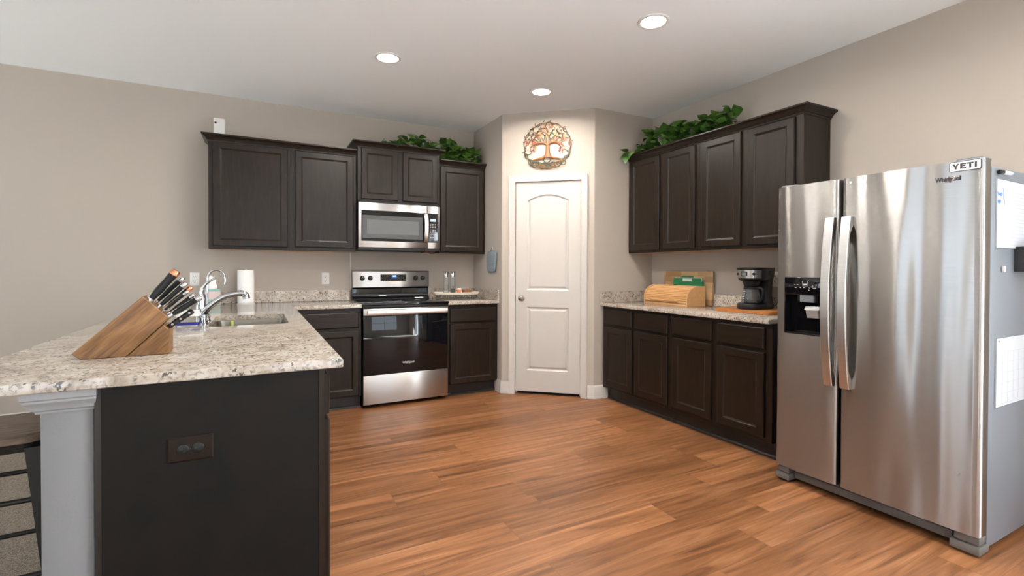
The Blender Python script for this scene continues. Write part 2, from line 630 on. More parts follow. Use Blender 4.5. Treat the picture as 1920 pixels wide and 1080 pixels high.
def copy_thing(root, loc=None, rotz=None, label=None, group=None):
    r = root.copy()
    COL.objects.link(r)
    if loc is not None:
        r.location = loc
    if rotz is not None:
        r.rotation_euler = (0, 0, rotz)
    if label:
        r['label'] = label
    if group:
        r['group'] = group
    for ch in list(root.children):
        c = ch.copy()
        COL.objects.link(c)
        c.parent = r
        for g in list(ch.children):
            d = g.copy()
            COL.objects.link(d)
            d.parent = c
    return r


def text_mesh(name, s, size, mat, parent, mtx, extrude=0.0004, bold=0.0, sx=1.0):
    cu = bpy.data.curves.new('t', 'FONT')
    cu.body = s
    cu.size = size
    cu.extrude = extrude
    cu.offset = bold
    cu.align_x = 'CENTER'
    cu.align_y = 'CENTER'
    o = bpy.data.objects.new('t', cu)
    COL.objects.link(o)
    bpy.context.view_layer.update()
    me = bpy.data.meshes.new_from_object(o)
    bpy.data.objects.remove(o)
    me.transform(mtx @ Matrix.Diagonal((sx, 1, 1, 1)))
    me.name = name
    me.materials.clear()
    me.materials.append(M[mat])
    r = bpy.data.objects.new(name, me)
    COL.objects.link(r)
    r.parent = parent
    return r


def frame_front(x, y, z):
    """text matrix for a surface facing local -y"""
    return Matrix(((1, 0, 0, x), (0, 0, -1, y), (0, 1, 0, z), (0, 0, 0, 1)))


def wall_holes(mb, axis, c0, c1, a0, a1, z0, z1, holes, mi=0):
    """solid wall slab with rectangular openings; axis 'x' = slab normal along x, runs along y"""
    ac = sorted({a0, a1, *[h[0] for h in holes], *[h[1] for h in holes]})
    zc = sorted({z0, z1, *[h[2] for h in holes], *[h[3] for h in holes]})
    for i in range(len(ac) - 1):
        for j in range(len(zc) - 1):
            am, zm = (ac[i] + ac[i + 1]) / 2, (zc[j] + zc[j + 1]) / 2
            if any(h[0] < am < h[1] and h[2] < zm < h[3] for h in holes):
                continue
            if axis == 'x':
                mb.box(c0, ac[i], zc[j], c1, ac[i + 1], zc[j + 1], mi=mi)
            else:
                mb.box(ac[i], c0, zc[j], ac[i + 1], c1, zc[j + 1], mi=mi)
    return mb


# ------------------------------------------------------------------ room shell
XR, YB, ZC = 3.502, 4.942, 2.726
XL, YF = -6.0, -3.5
P0, P1 = Vector((2.118, 4.243, 0)), Vector((2.794, 3.655, 0))
PT = (P1 - P0).normalized()
PN = Vector((-PT.y, PT.x, 0))       # into the pantry
PANG = math.atan2(PT.y, PT.x)
PLEN = (P1 - P0).length
YRR = 3.640                          # right return wall face

m = MB()
m.box(-0.54, -0.75, -0.05, XR + .15, YB + .15, 0)
struct('floor', m, 'floor')
m = MB()
m.box(XL - .15, YF - .15, -0.05, -0.54, YB + .15, 0.006)
m.box(-0.54, YF - .15, -0.05, XR + .15, -0.75, 0.006)  # added carpet out of view, keeps the floor bounce neutral
struct('floor_carpet', m, 'carpet')
m = MB()
m.box(XL - .15, YF - .15, ZC, XR + .15, YB + .15, ZC + .1)
struct('ceiling', m, 'ceiling')
m = MB()
m.box(XL - .15, YB, 0, 2.25, YB + .15, ZC)
struct('wall_back', m, 'wall')
# pantry side walls with rounded drywall corners
def rounded_corner(p_in, c, p_out, r, n=6):
    d0 = (Vector(p_in) - Vector(c)).normalized()
    d1 = (Vector(p_out) - Vector(c)).normalized()
    half = d0.angle(d1) / 2
    t = r / math.tan(half)
    a, b = Vector(c) + d0 * t, Vector(c) + d1 * t
    out = []
    for i in range(n + 1):
        u = i / n
        out.append((1 - u) ** 2 * a + 2 * u * (1 - u) * Vector(c) + u * u * b)
    return out


def poly_wall(name, pts, thick):
    m = MB()
    m.prism([(p[0], p[1]) for p in pts], 'z', 0, ZC)
    return struct(name, m, 'wall', ang=20)


cA = rounded_corner((2.118, YB, 0), P0, P1, 0.022)
cB = rounded_corner(P0, P1, (XR, YRR, 0), 0.022)
kA, kB = 0.073, PLEN - 0.052         # pantry wall stubs under the casing
sA, sB = P0 + PT * 0.115, P0 + PT * (PLEN - 0.10)
poly_wall('wall_pantry_left', [(2.118, YB)] + [tuple(p[:2]) for p in cA] + [tuple(sA[:2]), tuple((sA + PN * .1)[:2]), (2.218, YB)], .1)
poly_wall('wall_pantry_right', [tuple(sB[:2])] + [tuple(p[:2]) for p in cB] + [(XR, YRR), (XR, YRR + .1), tuple((sB + PN * .1)[:2])], .1)
m = MB()
q = [sA, sB, sB + PN * .1, sA + PN * .1]
m.prism([tuple(p[:2]) for p in q], 'z', 2.085, ZC)
struct('wall_pantry', m, 'wall')
m = MB()
wall_holes(m, 'x', XR, XR + .15, YF - .15, YB + .15, 0, ZC, [(-1.85, -0.25, 0.02, 2.08)])
struct('wall_right', m, 'wall')
m = MB()
wall_holes(m, 'x', XL - .15, XL, YF - .15, YB + .15, 0, ZC, [(2.30, 4.20, 0.35, 2.25), (-0.90, 1.30, 0.35, 2.25)])
struct('wall_left', m, 'wall')
m = MB()
wall_holes(m, 'y', YF - .15, YF, XL, XR, 0, ZC, [(0.05, 2.35, 0.65, 2.25), (-3.75, -1.45, 0.65, 2.25)])
struct('wall_rear', m, 'wall')


def window(name, axis, c, a0, a1, z0, z1, door=False):
    m = MB()
    f, d = .05, .05
    ac = (a0 + a1) / 2
    zc = (z0 + z1) / 2
    bars = [(a0, z0, a0 + f, z1), (a1 - f, z0, a1, z1), (a0, z0, a1, z0 + f), (a0, z1 - f, a1, z1), (ac - .03, z0, ac + .03, z1)]
    if not door:
        bars.append((a0, zc - .025, a1, zc + .025))
    for (b0, y0, b1, y1) in bars:
        if axis == 'x':
            m.box(c - d / 2, b0, y0, c + d / 2, b1, y1, .004)
        else:
            m.box(b0, c - d / 2, y0, b1, c + d / 2, y1, .004)
    o = struct(name, m, 'pvc')
    return o


window('window_1', 'y', YF - .06, 0.05, 2.35, 0.65, 2.25)
window('window_2', 'y', YF - .06, -3.75, -1.45, 0.65, 2.25)
window('window_3', 'x', XL - .06, 2.30, 4.20, 0.35, 2.25)
window('fill_window', 'x', XL - .06, -0.90, 1.30, 0.35, 2.25)  # added unseen window, lets in sunlight to bounce off the carpet
window('door_2', 'x', XR + .06, -1.85, -0.25, 0.02, 2.08, True)

# baseboards (profile: d outwards, z up)
BB = [(0, 0), (.016, 0), (.016, .018), (.013, .022), (.013, .085), (.010, .095), (.010, .108), (.005, .120), (0, .125)]


def baseboard(name, pts, side=1):
    """pts: polyline along the wall face; the board grows to the left of travel for side = 1"""
    m = MB()
    P = [Vector((p[0], p[1], 0)) for p in pts]
    rings = []
    for i, p in enumerate(P):
        ns = []
        if i > 0:
            d = (P[i] - P[i - 1]).normalized()
            ns.append(Vector((-d.y, d.x, 0)) * side)
        if i < len(P) - 1:
            d = (P[i + 1] - P[i]).normalized()
            ns.append(Vector((-d.y, d.x, 0)) * side)
        if len(ns) == 2:
            bis = (ns[0] + ns[1]).normalized()
            off = bis / max(.2, bis.dot(ns[0]))
        else:
            off = ns[0]
        rings.append([p + off * d_ + Vector((0, 0, z_)) for d_, z_ in BB])
    m.loft(rings, True, True, True)
    return struct(name, m, 'trim', ang=30)


cas0, cas1 = 0.076, 0.838   # casing outer edges along the pantry wall
baseboard('baseboard_pantry_left', [(2.118, 4.36), tuple(P0[:2]), tuple((P0 + PT * cas0)[:2])], -1)
baseboard('baseboard_pantry_right', [tuple((P0 + PT * cas1)[:2]), tuple(P1[:2]), (2.945, YRR)], -1)
baseboard('baseboard_back', [(-0.54, YB), (XL, YB)], 1)
baseboard('baseboard_left', [(XL, YB), (XL, YF)], 1)
baseboard('baseboard_rear', [(XL, YF), (XR, YF)], 1)

# ------------------------------------------------------------------ pantry door (local x along the wall, y into it)
door = bpy.data.objects.new('door_1', None)
COL.objects.link(door)
door.location = P0
door.rotation_euler = (0, 0, PANG)
tag(door, 'white two-panel arched pantry door with satin knob in the angled corner wall', 'door', kind='structure')
d0, d1, dz0, dz1 = 0.137, 0.769, 0.030, 2.058


def door_slab():
    """height field: flat slab with two moulded raised panels, the top one arched"""
    bmd = MB()
    t = bmesh.new()
    w, h = d1 - d0, dz1 - dz0
    px0, px1 = 0.113, w - 0.113
    lo = (0.205, 0.820)
    hi = (0.985, 1.845)

    def arch(x):
        u = (x - (px0 + px1) / 2) / ((px1 - px0) / 2)
        return 0.062 * (1 - u * u)

    def ringpts(zb, zt, i, arched):
        n = 16
        pts = [(px0 + i, zb + i), (px1 - i, zb + i)]
        for k in range(n + 1):
            x = px1 - i + (px0 + i - (px1 - i)) * k / n
            pts.append((x, zt - i + (arch(x) if arched else 0)))
        return pts
    # front face with holes, built as strips around the panels
    yf = 0.0
    prof = [(0, 0), (.006, .006), (.014, .010), (.022, .010), (.036, .003)]
    for (zb, zt, ar) in ((lo[0], lo[1], False), (hi[0], hi[1], True)):
        rings = [[(d0 + x, y, dz0 + z) for x, z in ringpts(zb, zt, i, ar)] for i, y in prof]
        bmd.loft(rings, True, False, True)
    outer = [(0, 0), (w, 0), (w, h), (0, h)]

    def quad(a, b, c, d):
        bmd.face([(d0 + p[0], yf, dz0 + p[1]) for p in (a, b, c, d)])
    quad((0, 0), (w, 0), (w, lo[0]), (0, lo[0]))
    quad((0, lo[0]), (px0, lo[0]), (px0, hi[1]), (0, hi[1]))
    quad((px1, lo[0]), (w, lo[0]), (w, hi[1]), (px1, hi[1]))
    quad((px0, lo[1]), (px1, lo[1]), (px1, hi[0]), (px0, hi[0]))
    top = [(d0 + px1, yf, dz0 + hi[1]), (d0 + w, yf, dz0 + hi[1]), (d0 + w, yf, dz0 + h), (d0, yf, dz0 + h), (d0, yf, dz0 + hi[1]), (d0 + px0, yf, dz0 + hi[1])]
    n = 16
    prev = None
    for k in range(n):
        xa, xb = px0 + (px1 - px0) * k / n, px0 + (px1 - px0) * (k + 1) / n
        quad((xa, hi[1] + arch(xa)), (xb, hi[1] + arch(xb)), (xb, h), (xa, h))
    quad((0, hi[1]), (px0, hi[1]), (px0, h), (0, h))
    quad((px1, hi[1]), (w, hi[1]), (w, h), (px1, h))
    bmesh.ops.remove_doubles(bmd.bm, verts=bmd.bm.verts, dist=1e-5)
    # body behind
    for a, b in (((0, 0), (w, 0)), ((w, 0), (w, h)), ((w, h), (0, h)), ((0, h), (0, 0))):
        bmd.face([(d0 + a[0], 0, dz0 + a[1]), (d0 + b[0], 0, dz0 + b[1]), (d0 + b[0], .035, dz0 + b[1]), (d0 + a[0], .035, dz0 + a[1])])
    bmd.face([(d0, .035, dz0), (d0, .035, dz0 + h), (d0 + w, .035, dz0 + h), (d0 + w, .035, dz0)])
    bmesh.ops.remove_doubles(bmd.bm, verts=bmd.bm.verts, dist=1e-5)
    bmesh.ops.recalc_face_normals(bmd.bm, faces=bmd.bm.faces[:])
    return bmd


door_slab().out('door_panel', 'door', door, (0, 0.014, 0), ang=25)
# casing: profile swept up, across, down
CP = [(0, 0), (0, -.019), (.010, -.019), (.016, -.015), (.046, -.012), (.052, -.008), (.058, -.006), (.058, 0)]
m = MB()
ctop = 2.062
jin0, jin1 = d0 - .003, d1 + .003
path = [((jin0, 0), (-1, 0)), ((jin0, ctop), (-1, 1)), ((jin1, ctop), (1, 1)), ((jin1, 0), (1, 0))]
rings = []
for (x, z), (ox, oz) in path:
    rings.append([(x + ox * (.058 - d_), y_, z + oz * (.058 - d_)) for d_, y_ in CP])
m.loft(rings, True, True, True)
m.out('casing', 'trim', door, ang=30)
m = MB()
for x0, x1 in ((jin0 - .02, jin0), (jin1, jin1 + .02)):
    m.box(x0, 0.0005, 0, x1, .1, ctop)
m.box(jin0 - .02, 0.0005, ctop, jin1 + .02, .1, ctop + .02)
m.box(jin0, .052, 0, jin0 + .012, .065, ctop)
m.box(jin1 - .012, .052, 0, jin1, .065, ctop)
m.out('jamb', 'trim', door)
for hz in (1.846, 1.093, 0.345):
    m = MB()
    m.tube([(jin1 - .002, .006, hz - .045), (jin1 - .002, .006, hz + .045)], .006, 10)
    m.box(jin1 - .014, .012, hz - .045, jin1 - .001, .0142, hz + .045)
    m.out('hinge', 'trim', door)
kn = MB()
kn.lathe([(0.001, -.062), (.014, -.061), (.024, -.054), (.0275, -.044), (.025, -.034), (.014, -.026), (.011, -.018), (.012, -.008), (.031, -.004), (.032, 0)], 28, (0.199, .014, .935), 'y')
kn.out('knob', 'nickel', door)
m = MB()
m.box(d0 - .0028, .012, .905, d0 + .0002, .018, .965, mi=0)
m.out('latch_plate', 'blackmatte', door)
m = MB()
m.box(d0 - .02, .066, 0.0, d1 + .02, .07, 2.07)
m.out('dark_gap', 'darkgap', door)

# ------------------------------------------------------------------ half wall behind the peninsula
m = MB()
m.prism([(-.54, 1.80 + .012), (-.535, 1.803), (-.528, 1.80), (-.430, 1.80), (-.423, 1.803), (-.418, 1.812), (-.418, YB), (-.54, YB)], 'z', 0, .846)
struct('wall_peninsula', m, 'pillar', ang=25)
m = MB()
TP = [(0, .812), (.006, .812), (.007, .818), (.014, .823), (.016, .832), (.021, .839), (.027, .846), (.027, .852), (.031, .856), (.031, .876), (0, .876)]
rings = []
for (x, y), (ox, oy) in (((-.54, 2.6), (-1, 0)), ((-.54, 1.80), (-1, -1)), ((-.418, 1.80), (.3, -1)), ((-.418, 1.815), (.3, 0))):
    rings.append([(x + ox * d_, y + oy * d_, z_) for d_, z_ in TP])
m.loft(rings, True, True, True)
m.box(-.54, 1.80, .846, -.418, YB, .876)
struct('trim_1', m, 'pillar_trim', ang=30)

# ------------------------------------------------------------------ cabinets
DOOR_R = [(0, .020), (0, .006), (.0025, .0015), (.006, 0), (.050, 0), (.053, .0015), (.056, .005), (.060, .0065), (.064, .009)]
DRAW_R = [(0, .020), (0, .007), (.003, .003), (.009, 0)]


def add_door(root, x0, z0, x1, z1, name='door', mat='cab'):
    m = MB()
    m.rings_door(x1 - x0, z1 - z0, DOOR_R, x0, z0)
    return m.out(name, mat, root, ang=20)


def add_drawer(root, x0, z0, x1, z1):
    m = MB()
    m.rings_door(x1 - x0, z1 - z0, DRAW_R, x0, z0)
    return m.out('drawer', 'cab_h', root, ang=20)


CROWN = [(0, 0), (.004, 0), (.006, .010), (.012, .012), (.016, .022), (.030, .036), (.040, .042), (.044, .044), (.047, .048), (.047, .058), (0, .058)]


def crown(path, z, name, parent=None, scale=1.0):
    """path: list of ((x, y), (outx, outy))"""
    m = MB()
    rings = []
    for (x, y), (ox, oy) in path:
        rings.append([(x + ox * d_ * scale, y + oy * d_ * scale, z + z_) for d_, z_ in CROWN])
    m.loft(rings, True, True, True)
    return m.out(name, 'cab_h', parent, ang=25)


def wall_cab(label, loc, rotz, W_, H_, D_, doors, group=None):
    """local origin: front left bottom corner, y into the wall; door fronts at y = 0"""
    t = thing('wall_cabinet', label, 'cabinet', loc, rotz, group)
    m = MB()
    m.box(0, .021, 0, W_, .040, H_, .0015, 1)
    m.box(0, .040, .004, W_, D_, H_, .0)
    m.out('carcass', 'cab', t)
    m = MB()
    m.box(.003, .041, -.0005, W_ - .003, D_ - .002, .0035)
    m.out('underside', 'maple', t)
    for (x0, z0, x1, z1) in doors:
        add_door(t, x0, z0, x1, z1)
    return t


ZU = 1.374
YU = 4.617
# left bank over the sink run: two single door units
wall_cab('dark single-door wall cabinet at the left end of the back wall', (-.353, YU, ZU), 0, .611, .894, .323, [(.031, .027, .588, .879)])
wall_cab('dark brown single-door wall cabinet directly left of the microwave, second from the left', (.259, YU, ZU), 0, .550, .894, .323, [(.032, .031, .523, .873)])
cr = crown([((-.353, YB - .002), (-1, 0)), ((-.353, YU + .021), (-1, -1)), ((.809, YU + .021), (0, -1))], ZU + .879, 'crown_moulding')
tag(cr, 'dark crown moulding along the top of the two cabinets left of the microwave', 'moulding')
# over the microwave
c = wall_cab('short dark two-door cabinet right above the microwave', (.821, YU, 1.850), 0, .791, .510, .323, [(.032, .018, .373, .494), (.421, .018, .766, .492)])
crown([((0, .323), (-1, 0)), ((0, .021), (-1, -1)), ((.791, .021), (1, -1)), ((.791, .323), (1, 0))], .494, 'crown_moulding', c)
# right of the microwave
c = wall_cab('narrow dark single-door wall cabinet between the microwave and the pantry corner', (1.613, YU, ZU), 0, .503, .894, .323, [(.010, .018, .476, .872)])
crown([((0, .021), (0, -1)), ((.503, .021), (0, -1))], .879, 'crown_moulding', c)
# right bank
XU = 3.175
wall_cab('dark two-door wall cabinet in the right corner under the ivy', (XU, 3.638, ZU), R(-90), .847, .894, .323, [(.033, .025, .413, .872), (.467, .025, .813, .872)])
wall_cab('dark two-door wall cabinet above the coffee maker, next to the refrigerator', (XU, 2.790, ZU), R(-90), .850, .894, .323, [(.033, .025, .390, .872), (.448, .025, .797, .872)])
cr = crown([((XU + .021, 3.636), (-1, 0)), ((XU + .021, 1.940), (-1, -1)), ((XR - .002, 1.940), (0, -1))], ZU + .879, 'crown_moulding')
tag(cr, 'dark crown moulding along the top of the right wall cabinets', 'moulding')


def base_cab(label, loc, rotz, W_, D_, drawers, doors, group=None, shoe=True, open_top=None):
    t = thing('base_cabinet', label, 'cabinet', loc, rotz, group)
    m = MB()
    m.box(0, .021, .108, W_, .040, .874, .0015, 1)
    if open_top:
        m.box(0, .040, .108, W_, D_, .64)
        m.box(0, D_ - .03, .64, W_, D_, .874)
        m.box(0, .040, .64, open_top, D_ - .03, .874)
    else:
        m.box(0, .040, .108, W_, D_, .874)
    m.out('carcass', 'cab', t)
    m = MB()
    m.box(0, .085, 0, W_, D_, .108)
    m.out('toe_kick', 'toe', t)
    if shoe:
        m = MB()
        m.prism([(.085, .0), (.068, .0), (.069, .010), (.076, .018), (.085, .020)], 'x', 0, W_)
        m.out('shoe_moulding', 'shoe', t)
    for (x0, z0, x1, z1) in drawers:
        add_drawer(t, x0, z0, x1, z1)
    for (x0, z0, x1, z1) in doors:
        add_door(t, x0, z0, x1, z1)
    return t


XB = 2.870
base_cab('dark base cabinet with two drawers and two doors below the bread box', (XB, 3.636, 0), R(-90), .846, .627,
         [(.031, .709, .403, .848), (.446, .709, .818, .848)], [(.031, .139, .403, .685), (.446, .139, .818, .685)])
base_cab('dark base cabinet with two drawers and two doors below the coffee maker, beside the refrigerator', (XB, 2.789, 0), R(-90), .849, .627,
         [(.026, .709, .393, .848), (.444, .709, .803, .848)], [(.026, .139, .393, .685), (.444, .139, .803, .685)])
YL = 4.312
t = base_cab('dark base cabinet with one drawer and one door left of the range', (.297, YL, 0), 0, .501, .627,
         [(.010, .706, .480, .842)], [(.010, .118, .480, .684)])
m = MB()
m.box(-.690, .046, .108, -.0005, .625, .874)
m.box(-.072, .023, .108, -.0005, .045, .874, .001, 1)
m.box(-.690, .087, .0, -.0005, .625, .107)
m.out('blind_corner', 'cab', t)
base_cab('dark base cabinet with one drawer and one door right of the range, by the pantry', (1.586, YL, 0), 0, .530, .627,
         [(.026, .706, .505, .838)], [(.026, .118, .505, .690)])

# peninsula cabinets, fronts facing +x
XPF = .226
t = base_cab('dark peninsula end cabinet whose big plain side panel faces the camera', (XPF, 1.796, 0), R(90), .70, .622,
             [(.014, .706, .686, .848)], [(.014, .118, .686, .688)], shoe=False)
m = MB()
m.box(-.020, .042, 0, -.001, .626, .8755, .001, 1)
m.out('end_panel', 'panel', t)
m = MB()
m.box(-.017, .021, .0, -.0005, .041, .8755, .001, 1)
m.out('end_stile', 'cab', t)
m = MB()
m.box(-.012, .627, 0, .02, .642, .8755)
m.out('filler_strip', 'toe', t)
base_cab('dark sink base cabinet in the middle of the peninsula', (XPF, 2.500, 0), R(90), 1.19, .622,
         [(.016, .706, .565, .848), (.585, .706, 1.134, .848)], [(.016, .118, .565, .688), (.585, .118, 1.134, .688)], shoe=False, open_top=.45)
base_cab('dark corner base cabinet where the peninsula meets the back run', (XPF, 3.695, 0), R(90), .580, .622,
         [(.016, .706, .560, .848)], [(.016, .118, .560, .688)], shoe=False)

# dark outlet on the end panel (horizontal duplex)
def outlet(label, loc, rotz, horizontal=False, plate='white', slot='inkdark', w=.070, h=.115):
    t = thing('wall_outlet', label, 'outlet', loc, rotz)
    mtx = Matrix.Rotation(R(90), 4, 'Y') if horizontal else Matrix.Identity(4)
    m = MB()
    rr = [[(sx * (w / 2 - i), y, sz * (h / 2 - i)) for sx, sz in ((-1, -1), (1, -1), (1, 1), (-1, 1))] for i, y in ((0, 0), (0, -.002), (.005, -.0055), (.010, -.0062))]
    m.loft(rr, True, True, True, mtx=mtx)
    m.out('cover_plate', plate, t, ang=20)
    for s in (-1, 1):
        m = MB()
        m.lathe([(.0165, 0), (.0165, -.008), (.0145, -.0092), (0.0001, -.0092)], 24, (0, 0, s * .0195), 'y', 0, mtx)
        for x in (-.0062, .0062):
            m.box(x - .0012, -.0098, s * .0195 + .000, x + .0012, -.009, s * .0195 + .008, mi=1, mtx=mtx)
        m.lathe([(.0026, -.009), (.0026, -.0098), (0.0001, -.0098)], 10, (0, 0, s * .0195 - .007), 'y', 1, mtx)
        m.out('receptacle', ['black' if horizontal else plate, slot], t)
    m = MB()
    m.lathe([(.003, -.005), (.003, -.0075), (.0001, -.0078)], 10, (0, 0, 0), 'y', 0, mtx)
    m.out('screw', slot if horizontal else plate, t)
    return t


outlet('dark bronze horizontal outlet on the dark end panel of the peninsula', (-.184, 1.7755, .664), 0, True, 'brownplate', 'blackmatte', .077, .121)
outlet('white outlet on the back wall above the sink, behind the faucet', (-.477, YB - .0005, 1.122), 0)
outlet('white outlet on the back wall just left of the range', (.577, YB - .0005, 1.122), 0)
outlet('white outlet on the right wall behind the coffee maker', (XR - .0005, 2.330, 1.147), R(-90))

# ------------------------------------------------------------------ worktops
ZT, ZK = .908, .877


def slab_with_hole(mb, x0, y0, x1, y1, hx0, hy0, hx1, hy1, r=.045, bev=.006):
    """counter slab with a rounded rectangular sink cut-out"""
    t = bmesh.new()

    def hole(z):
        pts = []
        for (cx, cy, a0) in ((hx1 - r, hy0 + r, -90), (hx1 - r, hy1 - r, 0), (hx0 + r, hy1 - r, 90), (hx0 + r, hy0 + r, 180)):
            for k in range(7):
                a = R(a0 + 15 * k)
                pts.append((cx + r * math.cos(a), cy + r * math.sin(a), z))
        return pts

    def outer(z, i=0):
        return [(x0 + i, y0 + i, z), (x1 - i, y0 + i, z), (x1 - i, y1 - i, z), (x0 + i, y1 - i, z)]

    tv = [t.verts.new(p) for p in outer(ZT, bev)]
    hv = [t.verts.new(p) for p in hole(ZT)]
    c = [hv[3], hv[10], hv[17], hv[24]]   # hole corners: lower right, upper right, upper left, lower left
    # corners order of outer: ll, lr, ur, ul
    n = len(hv)

    def seq(a, b):
        out = [a]
        i = a
        while i != b:
            i = (i + 1) % n
            out.append(i)
        return out
    for (oa, ob, ha, hb) in ((0, 1, 24, 3), (1, 2, 3, 10), (2, 3, 10, 17), (3, 0, 17, 24)):
        t.faces.new([tv[oa], tv[ob]] + [hv[i] for i in reversed(seq(ha, hb))])
    hb_ = [t.verts.new(p) for p in hole(ZK)]
    for i in range(n):
        j = (i + 1) % n
        t.faces.new((hv[j], hv[i], hb_[i], hb_[j]))
    o1 = [t.verts.new(p) for p in outer(ZT - bev * .3, bev * .3)]
    o2 = [t.verts.new(p) for p in outer(ZT - bev, 0)]
    o3 = [t.verts.new(p) for p in outer(ZK + .003, 0)]
    o4 = [t.verts.new(p) for p in outer(ZK, .003)]
    for a, b in ((tv, o1), (o1, o2), (o2, o3), (o3, o4)):
        for i in range(4):
            j = (i + 1) % 4
            t.faces.new((a[i], b[i], b[j], a[j]))
    for (oa, ob, ha, hb) in ((0, 1, 24, 3), (1, 2, 3, 10), (2, 3, 10, 17), (3, 0, 17, 24)):
        t.faces.new([o4[ob], o4[oa]] + [hb_[i] for i in seq(ha, hb)])
    bmesh.ops.recalc_face_normals(t, faces=t.faces[:])
    mb.add(t)


SPL = .103
BSL = ['low granite backsplash behind the sink run, left of the range', 'low granite backsplash in the corner behind the footed tray', 'low granite backsplash along the right wall behind the coffee maker']
wt = thing('worktop', 'speckled granite worktop over the peninsula and the sink run, with the sink cut-out', 'worktop', (0, 0, 0))
m = MB()
slab_with_hole(m, -.790, 1.752, .262, YB - .001, -.237, 3.005, .158, 3.665)
m.box(.255, 4.294, ZK, .7995, YB - .001, ZT, .004)
m.out('slab', 'granite', wt, ang=30)
m = MB()
m.box(-.425, YB - .021, ZT, .799, YB - .0015, ZT + SPL, .002, 1)
tag(m.out('backsplash', 'granite'), BSL.pop(0), 'backsplash')
wt = thing('worktop', 'small granite worktop between the range and the pantry corner', 'worktop', (0, 0, 0))
m = MB()
m.box(1.586, 4.294, ZK, 2.1165, YB - .001, ZT, .004)
m.out('slab', 'granite', wt)
m = MB()
m.box(1.586, YB - .021, ZT, 2.1165, YB - .0015, ZT + SPL, .002, 1)
m.box(2.097, 4.294, ZT, 2.1165, YB - .0215, ZT + SPL, .002, 1)
tag(m.out('backsplash', 'granite'), BSL.pop(0), 'backsplash')
wt = thing('worktop', 'granite worktop along the right wall under the bread box and coffee maker', 'worktop', (0, 0, 0))
m = MB()
m.box(2.852, 1.940, ZK - .003, XR - .001, YRR - .001, ZT - .003, .004)
m.out('slab', 'granite', wt)
m = MB()
m.box(XR - .021, 1.940, ZT - .003, XR - .0015, YRR - .0015, ZT + SPL - .003, .002, 1)
m.box(2.852, YRR - .021, ZT - .003, XR - .0215, YRR - .0015, ZT + SPL - .003, .002, 1)
tag(m.out('backsplash', 'granite'), BSL.pop(0), 'backsplash')
ZRT = ZT - .003

# sink bowl
m = MB()


def rrect(x0, y0, x1, y1, r, z, n=6):
    pts = []
    for (cx, cy, a0) in ((x1 - r, y0 + r, -90), (x1 - r, y1 - r, 0), (x0 + r, y1 - r, 90), (x0 + r, y0 + r, 180)):
        for k in range(n + 1):
            a = R(a0 + 90 * k / n)
            pts.append((cx + r * math.cos(a), cy + r * math.sin(a), z))
    return pts


SX0, SY0, SX1, SY1 = -.237, 3.005, .158, 3.665
m.loft([rrect(SX0 - .015, SY0 - .015, SX1 + .015, SY1 + .015, .06, ZK - .001), rrect(SX0 + .003, SY0 + .003, SX1 - .003, SY1 - .003, .045, ZK - .001),
        rrect(SX0 + .006, SY0 + .006, SX1 - .006, SY1 - .006, .045, ZK - .02), rrect(SX0 + .010, SY0 + .010, SX1 - .010, SY1 - .010, .05, .72),
        rrect(SX0 + .03, SY0 + .03, SX1 - .03, SY1 - .03, .05, .70)], True, False, True)
sk = m.out('sink', 'sinksteel', None)
tag(sk, 'stainless undermount sink bowl set into the granite peninsula', 'sink')
m = MB()
m.lathe([(.045, 0), (.045, .003), (.038, .004), (.034, .001), (.0001, .001)], 24, ((SX0 + SX1) / 2, 3.33, .7005))
m.out('drain', 'chrome', sk)

# ------------------------------------------------------------------ range
rg = thing('range', 'freestanding stainless electric range with black glass oven door', 'range', (.804, 4.285, 0))
RW = .776
m = MB()
m.box(.006, .045, .03, RW - .006, .655, .895)
m.out('body', 'black', rg)
for x in (.05, RW - .05):
    for y in (.10, .60):
        m = MB()
        m.lathe([(.018, 0), (.018, .012), (.012, .014), (.012, .031)], 14, (x, y, 0))
        m.out('levelling_foot', 'black', rg)
m = MB()
m.box(.002, .0, .031, RW - .002, .045, .286, .004)
m.out('storage_drawer', 'steel', rg)
dr = MB()
dr.box(.003, .004, .294, RW - .003, .045, .868, .003)
dr = dr.out('oven_door', 'blackglass', rg)
m = MB()
m.box(.003, -.001, .808, RW - .001, .02, .868, .002)
m.out('door_trim', 'steel', dr)
m = MB()
m.prism([(-.048, .812), (-.052, .818), (-.052, .852), (-.048, .858), (-.040, .860), (-.036, .854), (-.036, .816), (-.040, .810)], 'x', .030, RW - .022, .001, 1)
m.box(.034, -.038, .822, .052, .0, .850, .003)
m.box(RW - .044, -.038, .822, RW - .026, .0, .850, .003)
m.out('handle', 'handle_steel', dr)
text_mesh('logo', 'Whirlpool', .026, 'legend', dr, frame_front(.399, .0038, .376), .0003, .0004)
m = MB()
m.tube([(.399 + .035 * math.cos(a), .0034, .3745 + .010 * math.sin(a)) for a in [R(-150 + 12 * k) for k in range(24)]], .0006, 6)
m.out('logo_ring', 'legend', dr)
m = MB()
m.box(.0, -.006, .872, RW, .012, .896, .003)
m.out('front_rail', 'black', rg)
m = MB()
m.box(-.003, -.012, .8955, RW + .004, .60, .916, .005)
ct = m.out('cooktop', 'blackglass', rg)
for (x, y, r) in ((.20, .16, .105), (.58, .16, .085), (.20, .43, .08), (.58, .43, .105)):
    m = MB()
    m.lathe([(r, .0), (r, .0004), (r - .0025, .0004), (r - .0025, 0)], 40, (x, y, .9158))
    m.out('burner_ring', 'greyglass', ct)
m = MB()
m.prism([(.645, .916), (.560, .916), (.565, .930), (.585, .945), (.590, .965), (.590, 1.018), (.600, 1.030), (.645, 1.030)], 'x', .010, RW - .004)
m.out('backguard', 'blackglass', rg)
pn = MB()
